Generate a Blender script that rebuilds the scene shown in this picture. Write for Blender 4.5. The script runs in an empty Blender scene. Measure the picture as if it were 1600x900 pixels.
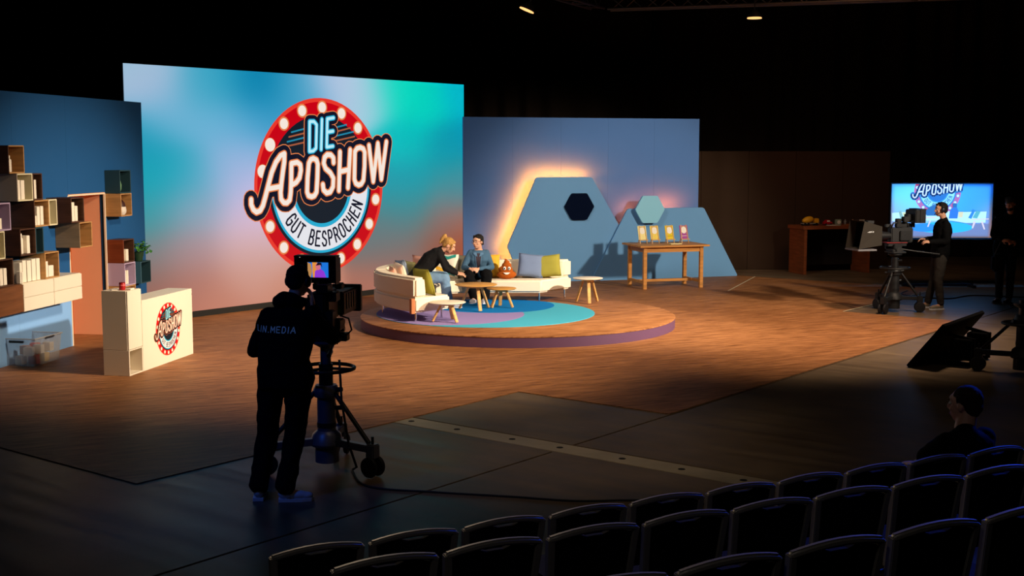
import bpy, bmesh, math, random
from mathutils import Vector, Matrix, noise
from math import sin, cos, pi, radians as R
random.seed(7)
C = bpy.context.scene.collection
SC = bpy.context.scene
# ------------------------------------------------------------------ camera, world, lights
cam = bpy.data.cameras.new('camera'); cam.sensor_width = 36; cam.lens = 44.55; cam.clip_end = 200
co = bpy.data.objects.new('camera', cam); C.objects.link(co)
co.location = (0, 0, 2.68); co.rotation_euler = (R(90 - 6.17), 0, 0); SC.camera = co
SC.view_settings.view_transform = 'Standard'; SC.view_settings.look = 'None'
SC.view_settings.gamma = 1; SC.view_settings.use_curve_mapping = False
SC.view_settings.exposure = 0
SC.cycles.max_bounces = 5; SC.cycles.diffuse_bounces = 3; SC.cycles.glossy_bounces = 3
SC.cycles.sample_clamp_indirect = 3; SC.cycles.caustics_reflective = False; SC.cycles.caustics_refractive = False
w = bpy.data.worlds.new('world'); SC.world = w; w.use_nodes = True
w.node_tree.nodes['Background'].inputs[0].default_value = (.5, .55, .7, 1)
w.node_tree.nodes['Background'].inputs[1].default_value = .004

def spot(name, loc, target, energy, color, angle=50, blend=.7, size=.25):
    l = bpy.data.lights.new(name, 'SPOT'); l.energy = energy; l.color = color
    l.spot_size = R(angle); l.spot_blend = blend; l.shadow_soft_size = size
    o = bpy.data.objects.new(name, l); C.objects.link(o); o.location = loc
    o.rotation_euler = (Vector(target) - Vector(loc)).to_track_quat('-Z', 'Y').to_euler()
    return o
WARM = (1, .84, .64)
spot('key_spot', (10.6, 12.2, 6.0), (-.2, 20.6, .5), 13500, WARM, 29, .75)
spot('key_spot', (10.2, 11.6, 5.6), (-5.5, 17.1, .9), 10500, WARM, 22, .9)
spot('key_spot', (10.9, 11.6, 6.0), (3.0, 25.8, .9), 7600, WARM, 27, .7, .35)
spot('wash_spot', (4.0, 12.0, 7.4), (-2.9, 16.8, 0), 5300, (1, .74, .50), 52, 1, .6)
spot('wash_spot', (6.5, 16.5, 7.6), (4.0, 18.8, 0), 4200, (1, .72, .50), 64, 1, .6)
spot('fill_spot', (-3.5, 13.5, 7.6), (1.6, 25.6, .6), 2100, (1, .86, .72), 38, 1, 1.0)
spot('blue_spot', (6.5, 12.2, 4.6), (2.3, 6.8, .9), 1500, (.01, .07, 1), 32, .9, .4)
spot('blue_spot', (-4.5, 6.5, 5.5), (-1.9, 9.6, .3), 190, (.03, .16, 1), 32, .9)
spot('added_fill', (.5, 8.5, 7.0), (.4, 11.8, 0), 330, (1, .74, .48), 42, 1, .6)  # added fill to brighten the concrete, not a known fixture
spot('added_fill', (4, 9, 7), (4, 13, 0), 50, (1, .72, .5), 100, 1, .6)  # weak added fill over the near right floor
spot('added_fill', (6.6, 21.5, 7.2), (6.6, 28, .6), 330, (1, .58, .34), 70, 1, 1.2)  # added fill for the back right corner
spot('added_fill', (-2.5, 11.5, 5.0), (.8, 6.0, .9), 480, (1, .78, .52), 40, 1, .3)  # added lamp giving the chair rails a warm highlight
spot('added_fill', (-1.5, 1.0, 6.0), (1.5, 6.2, .8), 60, (.9, .85, .8), 70, 1, .5)  # faint added fill on the chair backs from the camera side

# ------------------------------------------------------------------ materials
def lin(h):
    if isinstance(h, str):
        h = h.lstrip('#'); h = [int(h[i:i+2], 16) / 255 for i in (0, 2, 4)]
    return tuple((c / 12.92 if c <= .04045 else ((c + .055) / 1.055) ** 2.4) for c in h)
MATS = {}
def mat(key, col, rough=.6, metal=0, spec=.3, emit=None, es=1, bump=0, bscale=40, var=0, vscale=3, trans=0, alpha=1):
    if key in MATS: return MATS[key]
    m = bpy.data.materials.new(key); m.use_nodes = True; n = m.node_tree.nodes; l = m.node_tree.links
    b = n['Principled BSDF']; c = lin(col)
    b.inputs['Base Color'].default_value = (*c, 1); b.inputs['Roughness'].default_value = rough
    b.inputs['Metallic'].default_value = metal; b.inputs['Specular IOR Level'].default_value = spec
    if trans: b.inputs['Transmission Weight'].default_value = trans
    if alpha < 1: b.inputs['Alpha'].default_value = alpha
    if emit is not None:
        b.inputs['Emission Color'].default_value = (*lin(emit), 1); b.inputs['Emission Strength'].default_value = es
        if es < 4: m.cycles.emission_sampling = 'NONE'
    tc = n.new('ShaderNodeTexCoord')
    if var:
        t = n.new('ShaderNodeTexNoise'); t.inputs['Scale'].default_value = vscale; t.inputs['Detail'].default_value = 4
        l.new(tc.outputs['Object'], t.inputs['Vector'])
        mx = n.new('ShaderNodeMix'); mx.data_type = 'RGBA'
        mx.inputs[6].default_value = (*[x * (1 - var) for x in c], 1); mx.inputs[7].default_value = (*[min(1, x * (1 + var)) for x in c], 1)
        l.new(t.outputs['Fac'], mx.inputs[0]); l.new(mx.outputs[2], b.inputs['Base Color'])
    if bump:
        t = n.new('ShaderNodeTexNoise'); t.inputs['Scale'].default_value = bscale; t.inputs['Detail'].default_value = 5
        l.new(tc.outputs['Object'], t.inputs['Vector'])
        bp = n.new('ShaderNodeBump'); bp.inputs['Strength'].default_value = bump; bp.inputs['Distance'].default_value = .02
        l.new(t.outputs['Fac'], bp.inputs['Height']); l.new(bp.outputs['Normal'], b.inputs['Normal'])
    MATS[key] = m; return m

def wood(key, col, rough=.5, grain=.35, scale=(2, 30, 30), spec=.25):
    if key in MATS: return MATS[key]
    m = bpy.data.materials.new(key); m.use_nodes = True; n = m.node_tree.nodes; l = m.node_tree.links
    b = n['Principled BSDF']; b.inputs['Roughness'].default_value = rough; b.inputs['Specular IOR Level'].default_value = spec
    c = lin(col); tc = n.new('ShaderNodeTexCoord'); mp = n.new('ShaderNodeMapping'); mp.inputs['Scale'].default_value = scale
    t = n.new('ShaderNodeTexNoise'); t.inputs['Scale'].default_value = 1; t.inputs['Detail'].default_value = 6
    l.new(tc.outputs['Object'], mp.inputs[0]); l.new(mp.outputs[0], t.inputs['Vector'])
    r = n.new('ShaderNodeValToRGB'); r.color_ramp.elements[0].position = .3; r.color_ramp.elements[1].position = .7
    r.color_ramp.elements[0].color = (*[x * (1 - grain) for x in c], 1); r.color_ramp.elements[1].color = (*[min(1, x * (1 + grain)) for x in c], 1)
    l.new(t.outputs['Fac'], r.inputs[0]); l.new(r.outputs[0], b.inputs['Base Color'])
    MATS[key] = m; return m

def floor_wood():
    m = bpy.data.materials.new('vinyl_wood'); m.use_nodes = True; n = m.node_tree.nodes; l = m.node_tree.links
    b = n['Principled BSDF']; b.inputs['Roughness'].default_value = .55; b.inputs['Specular IOR Level'].default_value = .14
    tc = n.new('ShaderNodeTexCoord')
    rot = n.new('ShaderNodeMapping'); rot.inputs['Rotation'].default_value = (0, 0, R(66))
    l.new(tc.outputs['Object'], rot.inputs[0])
    # strip-parquet: short dark/light strips
    br = n.new('ShaderNodeTexBrick'); br.inputs['Scale'].default_value = 1
    br.inputs['Brick Width'].default_value = .75; br.inputs['Row Height'].default_value = .075
    br.inputs['Mortar Size'].default_value = .0015; br.offset = .37
    br.inputs['Color1'].default_value = (*lin('#a56f48'), 1); br.inputs['Color2'].default_value = (*lin('#7a4a2a'), 1)
    br.inputs['Mortar'].default_value = (*lin('#4a2c1a'), 1)
    mp0 = n.new('ShaderNodeMapping'); mp0.inputs['Rotation'].default_value = (0, 0, R(90))
    l.new(rot.outputs[0], mp0.inputs[0]); l.new(mp0.outputs[0], br.inputs['Vector'])
    mp = n.new('ShaderNodeMapping'); mp.inputs['Scale'].default_value = (20, 2.4, 1)
    l.new(rot.outputs[0], mp.inputs[0])
    t = n.new('ShaderNodeTexNoise'); t.inputs['Scale'].default_value = 1; t.inputs['Detail'].default_value = 7; t.inputs['Roughness'].default_value = .65
    l.new(mp.outputs[0], t.inputs['Vector'])
    r = n.new('ShaderNodeValToRGB'); r.color_ramp.elements[0].position = .34; r.color_ramp.elements[1].position = .66
    r.color_ramp.elements[0].color = (*lin('#583318'), 1); r.color_ramp.elements[1].color = (*lin('#c48a58'), 1)
    l.new(t.outputs['Fac'], r.inputs[0])
    mx = n.new('ShaderNodeMix'); mx.data_type = 'RGBA'; mx.inputs[0].default_value = .6
    l.new(br.outputs['Color'], mx.inputs[6]); l.new(r.outputs[0], mx.inputs[7]); l.new(mx.outputs[2], b.inputs['Base Color'])
    return m

def concrete():
    m = bpy.data.materials.new('concrete'); m.use_nodes = True; n = m.node_tree.nodes; l = m.node_tree.links
    b = n['Principled BSDF']; b.inputs['Specular IOR Level'].default_value = .13
    tc = n.new('ShaderNodeTexCoord'); rot = n.new('ShaderNodeMapping'); rot.inputs['Rotation'].default_value = (0, 0, R(38.2))
    l.new(tc.outputs['Object'], rot.inputs[0])
    t = n.new('ShaderNodeTexNoise'); t.inputs['Scale'].default_value = .9; t.inputs['Detail'].default_value = 9; t.inputs['Roughness'].default_value = .6
    l.new(rot.outputs[0], t.inputs['Vector'])
    mp = n.new('ShaderNodeMapping'); mp.inputs['Scale'].default_value = (.35, 5, 1); l.new(rot.outputs[0], mp.inputs[0])
    t2 = n.new('ShaderNodeTexNoise'); t2.inputs['Scale'].default_value = 1.3; t2.inputs['Detail'].default_value = 5
    l.new(mp.outputs[0], t2.inputs['Vector'])
    r = n.new('ShaderNodeValToRGB'); r.color_ramp.elements[0].position = .3; r.color_ramp.elements[1].position = .72
    r.color_ramp.elements[0].color = (*lin('#4c3e31'), 1); r.color_ramp.elements[1].color = (*lin('#8a775f'), 1)
    a = n.new('ShaderNodeMath'); a.operation = 'MULTIPLY_ADD'; a.inputs[1].default_value = .42
    l.new(t2.outputs['Fac'], a.inputs[0])
    a2 = n.new('ShaderNodeMath'); a2.operation = 'MULTIPLY'; a2.inputs[1].default_value = .58; l.new(t.outputs['Fac'], a2.inputs[0]); l.new(a2.outputs[0], a.inputs[2])
    l.new(a.outputs[0], r.inputs[0]); l.new(r.outputs[0], b.inputs['Base Color'])
    rr = n.new('ShaderNodeMapRange'); rr.inputs['To Min'].default_value = .3; rr.inputs['To Max'].default_value = .6
    l.new(t2.outputs['Fac'], rr.inputs[0]); l.new(rr.outputs[0], b.inputs['Roughness'])
    bp = n.new('ShaderNodeBump'); bp.inputs['Strength'].default_value = .04; bp.inputs['Distance'].default_value = .01
    l.new(t.outputs['Fac'], bp.inputs['Height']); l.new(bp.outputs['Normal'], b.inputs['Normal'])
    return m

# ------------------------------------------------------------------ mesh helpers
class MB:
    def __init__(s): s.v = []; s.f = []
    def add(s, vs, fs):
        o = len(s.v); s.v += [tuple(v) for v in vs]; s.f += [tuple(i + o for i in f) for f in fs]; return s
    def box(s, c, d, rot=None):
        h = Vector(d) / 2; vs = []
        for x in (-1, 1):
            for y in (-1, 1):
                for z in (-1, 1):
                    p = Vector((x * h.x, y * h.y, z * h.z))
                    if rot is not None: p = rot @ p
                    vs.append(Vector(c) + p)
        return s.add(vs, [(0, 1, 3, 2), (4, 6, 7, 5), (0, 4, 5, 1), (2, 3, 7, 6), (0, 2, 6, 4), (1, 5, 7, 3)])
    def bar(s, a, b, w, d=None, up=(0, 0, 1)):
        a = Vector(a); b = Vector(b); d = d or w; t = (b - a).normalized(); u = Vector(up)
        if abs(t.dot(u)) > .98: u = Vector((0, 1, 0))
        x = t.cross(u).normalized(); y = x.cross(t)
        vs = [p + x * sx * w / 2 + y * sy * d / 2 for p in (a, b) for sx, sy in ((-1, -1), (1, -1), (1, 1), (-1, 1))]
        return s.add(vs, [(0, 3, 2, 1), (4, 5, 6, 7), (0, 1, 5, 4), (1, 2, 6, 5), (2, 3, 7, 6), (3, 0, 4, 7)])
    def tube(s, pts, r, n=8, closed=False):
        pts = [Vector(p) for p in pts]; k = len(pts); rs = r if isinstance(r, (list, tuple)) else [r] * k
        rings = []; up = None
        for i, p in enumerate(pts):
            if closed: t = pts[(i + 1) % k] - pts[i - 1]
            else: t = pts[min(i + 1, k - 1)] - pts[max(i - 1, 0)]
            t.normalize()
            if up is None:
                up = Vector((0, 0, 1)) if abs(t.z) < .9 else Vector((1, 0, 0))
            x = t.cross(up).normalized(); y = x.cross(t).normalized(); up = y
            rings.append([p + x * cos(2 * pi * j / n) * rs[i] + y * sin(2 * pi * j / n) * rs[i] for j in range(n)])
        vs = [v for q in rings for v in q]; fs = []
        for i in range(k if closed else k - 1):
            a = i * n; b = ((i + 1) % k) * n
            for j in range(n): fs.append((a + j, a + (j + 1) % n, b + (j + 1) % n, b + j))
        if not closed: fs.append(tuple(range(n))[::-1]); fs.append(tuple(range((k - 1) * n, k * n)))
        return s.add(vs, fs)
    def cyl(s, a, b, r0, r1=None, n=20): return s.tube([a, b], [r0, r0 if r1 is None else r1], n)
    def lathe(s, prof, c=(0, 0, 0), n=28, rot=None):
        vs = []; fs = []
        for r, z in prof:
            for j in range(n):
                p = Vector((r * cos(2 * pi * j / n), r * sin(2 * pi * j / n), z))
                if rot is not None: p = rot @ p
                vs.append(Vector(c) + p)
        for i in range(len(prof) - 1):
            for j in range(n): fs.append((i * n + j, i * n + (j + 1) % n, (i + 1) * n + (j + 1) % n, (i + 1) * n + j))
        fs.append(tuple(range(n))[::-1]); fs.append(tuple(range((len(prof) - 1) * n, len(prof) * n)))
        return s.add(vs, fs)
    def prism(s, poly, z0, z1, fn=None):
        k = len(poly); fn = fn or (lambda x, y, z: (x, y, z))
        vs = [fn(x, y, z0) for x, y in poly] + [fn(x, y, z1) for x, y in poly]
        fs = [tuple(range(k))[::-1], tuple(range(k, 2 * k))] + [(i, (i + 1) % k, k + (i + 1) % k, k + i) for i in range(k)]
        return s.add(vs, fs)
    def ell(s, c, r, rot=None, n=14, m=9):
        vs = []; fs = []; c = Vector(c); r = (r, r, r) if isinstance(r, (int, float)) else r
        def P(x, y, z):
            p = Vector((x * r[0], y * r[1], z * r[2])); return c + (rot @ p if rot is not None else p)
        vs.append(P(0, 0, -1))
        for i in range(1, m):
            a = -pi / 2 + pi * i / m
            for j in range(n): vs.append(P(cos(a) * cos(2 * pi * j / n), cos(a) * sin(2 * pi * j / n), sin(a)))
        vs.append(P(0, 0, 1)); e = len(vs) - 1
        for j in range(n):
            fs.append((0, 1 + (j + 1) % n, 1 + j)); fs.append((e, 1 + (m - 2) * n + j, 1 + (m - 2) * n + (j + 1) % n))
            for i in range(m - 2): fs.append((1 + i * n + j, 1 + i * n + (j + 1) % n, 1 + (i + 1) * n + (j + 1) % n, 1 + (i + 1) * n + j))
        return s.add(vs, fs)
    def cap(s, a, b, ra, rb, n=12):
        s.tube([a, b], [ra, rb], n); s.ell(a, ra, n=n, m=8); return s.ell(b, rb, n=n, m=8)
    def chain(s, pts, rs, n=12):
        for i in range(len(pts) - 1): s.cap(pts[i], pts[i + 1], rs[i], rs[i + 1], n)
        return s
    def build(s, name, m, parent=None, bevel=0, smooth=False, label=None, fixn=False, seg=2):
        me = bpy.data.meshes.new(name); me.from_pydata(s.v, [], s.f)
        if bevel or fixn:
            bm = bmesh.new(); bm.from_mesh(me)
            bmesh.ops.recalc_face_normals(bm, faces=bm.faces)
            if bevel:
                es = [e for e in bm.edges if len(e.link_faces) == 2 and e.calc_face_angle(0) > .5]
                bmesh.ops.bevel(bm, geom=es, offset=bevel, segments=seg, affect='EDGES', clamp_overlap=True)
            bm.to_mesh(me); bm.free()
        me.materials.append(m)
        if smooth:
            me.polygons.foreach_set('use_smooth', [True] * len(me.polygons))
            if smooth == 'auto': me.set_sharp_from_angle(angle=R(40))
        o = bpy.data.objects.new(name, me); C.objects.link(o)
        if parent is not None: o.parent = parent
        if label: o['label'] = label
        return o

def tag(o, label=None, cat=None, group=None, kind=None):
    if label: o['label'] = label
    if cat: o['category'] = cat
    if group: o['group'] = group
    if kind: o['kind'] = kind
    return o
def thing(name, label, cat, loc=(0, 0, 0), rz=0, group=None):
    o = bpy.data.objects.new(name, None); C.objects.link(o); o.empty_display_size = .1
    o.location = loc; o.rotation_euler = (0, 0, rz)
    return tag(o, label, cat, group)
def copy_tree(o, parent=None):
    c = o.copy(); C.objects.link(c)
    if parent is not None: c.parent = parent
    for ch in list(o.children): copy_tree(ch, c)
    return c
def struct(name, mb, m, parent=None, **k):
    o = mb.build(name, m, parent, **k)
    if parent is None: o['kind'] = 'structure'
    return o
def frame(origin, az):
    """local X = right of azimuth direction, local Y = along azimuth (degrees clockwise from +Y)"""
    return origin, R(-az)
def rod(az): return Vector((sin(R(az)), cos(R(az)), 0)), Vector((cos(R(az)), -sin(R(az)), 0))
ORD = ['first', 'second', 'third', 'fourth', 'fifth', 'sixth', 'seventh', 'eighth', 'ninth', 'tenth', 'eleventh', 'twelfth']

# colours / shared materials
black_m = mat('black_plastic', '#17171a', .45, bump=.1)
blackcloth = mat('black_cloth', '#131315', .95, spec=.1, bump=.3, bscale=60)
metal_m = mat('satin_metal', '#b9b9bd', .3, 1)
chrome_m = mat('chrome', '#dddde0', .12, 1)
white_m = mat('white_lacquer', '#e9ddc9', .42, var=.02)
oak_m = wood('light_oak', '#d9a765', .45, .18, (3, 3, 24))
skin_m = mat('skin', '#d9a184', .5, spec=.35, var=.06, vscale=9)

# ------------------------------------------------------------------ setting: floor in the hall grid (u along azimuth 38.2, v to its right)
UD = Vector((.618, .786, 0)); VD = Vector((.786, -.618, 0))
def uv(u, v, z=0): p = UD * u + VD * v; return (p.x, p.y, z)
conc = concrete()
b = MB(); b.box((0, 12, -.06), (60, 60, .06)); fl = struct('floor', b, mat('floor_joint', '#14110e', .9))
strip_m = mat('pale_concrete', '#a79a82', .5, var=.35, vscale=2.5, bump=.2, bscale=8)
def slab(u0, u1, v0, v1, m):
    g = .011; b = MB(); b.prism([uv(u0 + g, v0 + g)[:2], uv(u1 - g, v0 + g)[:2], uv(u1 - g, v1 - g)[:2], uv(u0 + g, v1 - g)[:2]], -.03, 0)
    return b.build('slab', m, fl, bevel=.004, seg=1)
for u0, u1, vs in ((-14, 1, (-20, -6.6, 16)), (1, 9.0, (-20, -6.6, 16)), (9.30, 20.0, (-20, -10.6, -6.6, -2.6, 1.4, 16)), (20.0, 36, (-24, -14.6, -6.6, 1.4, 16))):
    for i in range(len(vs) - 1): slab(u0, u1, vs[i], vs[i + 1], conc)
s_ = slab(9.0, 9.30, -20, 16, strip_m); s_['label'] = 'paler narrow slab strip'
for k in range(9):
    b = MB(); p = uv(9.15, -8.45 + k * .62 + random.uniform(-.06, .06)); b.cyl((p[0], p[1], -.002), (p[0], p[1], .0025), .035, .03, 12)
    b.build('anchor_cap', mat('anchor', '#1c1712', .8), fl)
wf = floor_wood()
b = MB(); poly = [uv(6.0, -17), uv(6.0, -8.58), uv(11.02, -8.58), uv(11.02, -6.62), uv(20.0, -6.62), uv(20.0, -8.68), uv(24.45, -8.68), uv(24.45, -17)]
b.prism([(p[0], p[1]) for p in poly], .0005, .007)
struct('trim_stage_covering', b, wf, label=None)['label'] = 'brown wood-look stage covering laid over the concrete'
tape_m = mat('pale_tape', '#cfc3a4', .7)
for (u0, v0, u1, v1) in ((20.0, -8.66, 24.4, -8.66), (21.6, -11.7, 24.44, -12.6)):
    b = MB(); a = Vector(uv(u0, v0, .009)); c = Vector(uv(u1, v1, .009)); b.bar(a, c, .022, .002)
    tag(b.build('floor_tape', tape_m), 'thin pale tape line on the stage floor edge ' + ('near the far camera' if v0 > -9 else 'left of the dark wooden desk'), 'tape')
# hall shell
hall_m = mat('hall_black', '#0d0c0b', .95, spec=.1)
b = MB(); b.box((0, 33.2, 4.5), (60, .2, 9.2)); struct('wall_back', b, hall_m)
b = MB(); b.box((-16, 12, 4.5), (.2, 60, 9.2)); struct('wall_left', b, hall_m)
b = MB(); b.box((17, 12, 4.5), (.2, 60, 9.2)); struct('wall_right', b, hall_m)
b = MB(); b.box((0, -9, 4.5), (60, .2, 9.2)); struct('wall_front', b, hall_m)
b = MB(); b.box((0, 12, 9.1), (60, 60, .2)); struct('ceiling', b, hall_m)
# black molton curtain with folds
cur_m = mat('molton', '#2a211a', .95, spec=.05, var=.3, vscale=.8)
def curtain(x0, x1, y, z0, z1, label, amp=.09):
    b = MB(); n = int((x1 - x0) / .07); vs = []
    for i in range(n + 1):
        x = x0 + (x1 - x0) * i / n; yy = y + amp * sin(x * 9 + 2 * sin(x * 1.7)) + amp * .6 * noise.noise(Vector((x * 2, 0, 3)))
        vs += [(x, yy, z0), (x, yy + .02 * sin(x * 5), z1)]
    b.add(vs, [(2 * i, 2 * i + 2, 2 * i + 3, 2 * i + 1) for i in range(n)])
    tag(b.build('curtain', cur_m, smooth=True), label, 'curtain')
curtain(-9, 3.4, 31.5, .02, 7.5, 'black pleated hall curtain behind the big screen')
curtain(3.5, 13, 32.2, .02, 7.5, 'dark brown-black curtain behind the right end of the blue backdrop')
bpm = mat('brown_flat', '#3b2c22', .9, spec=.08, var=.15, vscale=1.2)
b = MB()
for i in range(5): pass
fw = thing('scenery_flat', 'plain dark brown scenery wall right of the blue backdrop', 'wall panel', (3.2, 28.6, 0), R(3))
for i in range(5):
    b = MB(); b.box((.52 + i * 1.08, 0, 1.34), (1.075, .05, 2.67)); b.build('panel', bpm, fw, bevel=.003, seg=1)

# ------------------------------------------------------------------ LED screen
LD, LN = rod(38)                       # along, right-hand normal (towards the room)
L0 = Vector((-5.874, 19.384, 0))
led = thing('video_wall', 'huge lit screen with teal to peach gradient and round red show logo', 'screen', L0, R(90 - 38))
# local: X along the screen, Y = away from room, Z up
W_, Z0, Z1 = 7.97, .105, 4.0
b = MB(); b.box((W_ / 2, .10, (Z0 + Z1) / 2), (W_, .16, Z1 - Z0)); b.build('screen_housing', black_m, led)
b = MB(); b.box((W_ / 2, .10, .052), (W_, .2, .1)); b.build('plinth', mat('plinth_black', '#1b1917', .7), led)
for i in range(9):
    b = MB(); x = .1 + i * (W_ - .2) / 8; b.bar((x, .3, .03), (x, 1.1, .03), .06); b.bar((x, .25, .03), (x, .25, 3.6), .06); b.bar((x, 1.05, .05), (x, .27, 2.6), .04)
    b.build('support_frame', black_m, led)
GP0 = [(0, 0, 150, 190, 212), (.05, .08, 172, 186, 216), (.2, .08, 60, 165, 195), (.33, .08, 5, 128, 172), (.45, .1, 70, 160, 198), (.57, .06, 182, 196, 226), (.66, .08, 165, 205, 222), (.76, .05, 0, 218, 188), (.85, .1, 0, 205, 190), (1, .06, 0, 180, 200), (1, .3, 0, 150, 178),
 (.02, .3, 22, 150, 180), (.1, .2, 110, 178, 212), (.24, .22, 110, 178, 214), (.35, .22, 60, 155, 200), (.3, .36, 140, 178, 220), (.8, .3, 0, 188, 190), (.92, .34, 12, 150, 172),
 (.03, .44, 0, 160, 178), (.14, .44, 50, 165, 190), (.25, .45, 160, 180, 220), (.33, .5, 200, 186, 226), (.8, .48, 20, 155, 172), (.95, .48, 50, 150, 160),
 (.03, .6, 50, 150, 160), (.16, .58, 135, 162, 184), (.3, .62, 212, 184, 212), (.8, .62, 55, 140, 150), (.95, .6, 120, 125, 132), (1, .52, 60, 140, 158),
 (.03, .75, 118, 128, 130), (.14, .75, 180, 150, 158), (.3, .75, 220, 180, 184), (.76, .74, 105, 125, 130), (.9, .72, 140, 112, 108), (1, .7, 172, 108, 92),
 (.03, .88, 150, 105, 95), (.14, .88, 195, 128, 112), (.3, .86, 226, 165, 148), (.78, .86, 150, 118, 112), (.92, .84, 165, 90, 66), (1, .84, 180, 86, 56),
 (.05, 1, 190, 112, 92), (.2, 1, 214, 138, 114), (.4, 1, 222, 150, 126), (.75, 1, 190, 120, 100), (1, 1, 180, 90, 60)]
GP = [(u, v, *[c * (.9 if v > .8 else .95 if v > .65 else 1) for c in q]) for (u, v, *q) in GP0]
def grad_grid(mb_w, mb_h, nx, ny, pts, x0, z0, y, name, parent, strength=1, sig=.074, asp=2.0):
    me = bpy.data.meshes.new(name); vs = []; fs = []; cs = []
    for j in range(ny + 1):
        for i in range(nx + 1):
            u = i / nx; v = 1 - j / ny; vs.append((x0 + u * mb_w, y, z0 + (1 - v) * mb_h)); a = [0, 0, 0]; t = 0
            for (pu, pv, r, g, bb) in pts:
                wgt = math.exp(-(((u - pu) * asp / 1.6) ** 2 + (v - pv) ** 2) / (2 * sig * sig)) + 1e-9
                a[0] += r * wgt; a[1] += g * wgt; a[2] += bb * wgt; t += wgt
            cs.append((*lin([q / t / 255 for q in a]), 1))
    for j in range(ny):
        for i in range(nx):
            k = j * (nx + 1) + i; fs.append((k, k + 1, k + nx + 2, k + nx + 1))
    me.from_pydata(vs, [], fs); ca = me.color_attributes.new('col', 'FLOAT_COLOR', 'POINT')
    ca.data.foreach_set('color', [q for c in cs for q in c])
    m = bpy.data.materials.new(name); m.use_nodes = True; n = m.node_tree.nodes; b = n['Principled BSDF']
    b.inputs['Base Color'].default_value = (.01, .01, .01, 1); b.inputs['Roughness'].default_value = .6; b.inputs['Specular IOR Level'].default_value = .1
    at = n.new('ShaderNodeAttribute'); at.attribute_name = 'col'; m.node_tree.links.new(at.outputs['Color'], b.inputs['Emission Color'])
    b.inputs['Emission Strength'].default_value = strength; me.materials.append(m)
    o = bpy.data.objects.new(name, me); C.objects.link(o); o.parent = parent; return o
grad_grid(W_, Z1 - Z0, 72, 36, GP, 0, Z0, 0, 'screen_face', led, 1.0)

# ---- logo strokes in unit-radius coordinates
APO = [[(-1.056,-.121),(-1.057,-.176),(-1.029,-.232),(-.985,-.261),(-.932,-.246),(-.892,-.192),(-.849,-.082),(-.806,.038),(-.757,.168),(-.694,.279),(-.625,.35),(-.568,.372)],
 [(-.568,.372),(-.573,.279),(-.595,.177),(-.619,.055),(-.635,-.057),(-.63,-.129),(-.591,-.171),(-.544,-.175),(-.502,-.143),(-.486,-.061),(-.476,.063),(-.467,.263)],
 [(-.808,-.012),(-.634,.009)], [(-.467,.263),(-.381,.275),(-.334,.246),(-.328,.184),(-.351,.101),(-.401,.05),(-.471,.021)],
 [(-.205,.263),(-.177,.305),(-.135,.317),(-.087,.299),(-.068,.25),(-.078,.093),(-.095,-.065),(-.128,-.106),(-.17,-.117),(-.219,-.104),(-.239,-.061),(-.229,.095),(-.205,.263)],
 [(.18,.266),(.178,.322),(.139,.356),(.081,.359),(.039,.328),(.024,.261),(.052,.201),(.127,.15),(.173,.088),(.165,-.01),(.122,-.07),(.063,-.081),(.014,-.043),(.006,.018)],
 [(.285,.389),(.259,-.055)], [(.45,.414),(.406,-.027)], [(.272,.161),(.428,.184)],
 [(.528,.395),(.564,.432),(.617,.443),(.67,.426),(.691,.383),(.685,.219),(.663,.055),(.627,.012),(.583,0),(.535,.02),(.513,.07),(.52,.233),(.528,.395)],
 [(.764,.465),(.829,.039),(.915,.49),(.969,.063),(1.063,.51)]]
DIE = [[(-.183,.73),(-.195,.395),(-.134,.401),(-.092,.432),(-.077,.696),(-.117,.732),(-.183,.73)], [(.006,.758),(-.013,.419)], [(.191,.78),(.09,.766),(.074,.444),(.175,.456)], [(.083,.614),(.179,.627)]]
LIN = [[(-.45,.608),(-.268,.646)],[(-.49,.555),(-.268,.598)],[(-.515,.501),(-.27,.548)],[(-.526,.452),(-.271,.495)],[(.229,.67),(.401,.704)],[(.228,.621),(.463,.668)],[(.227,.572),(.515,.624)],[(.226,.517),(.532,.569)]]
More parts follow.
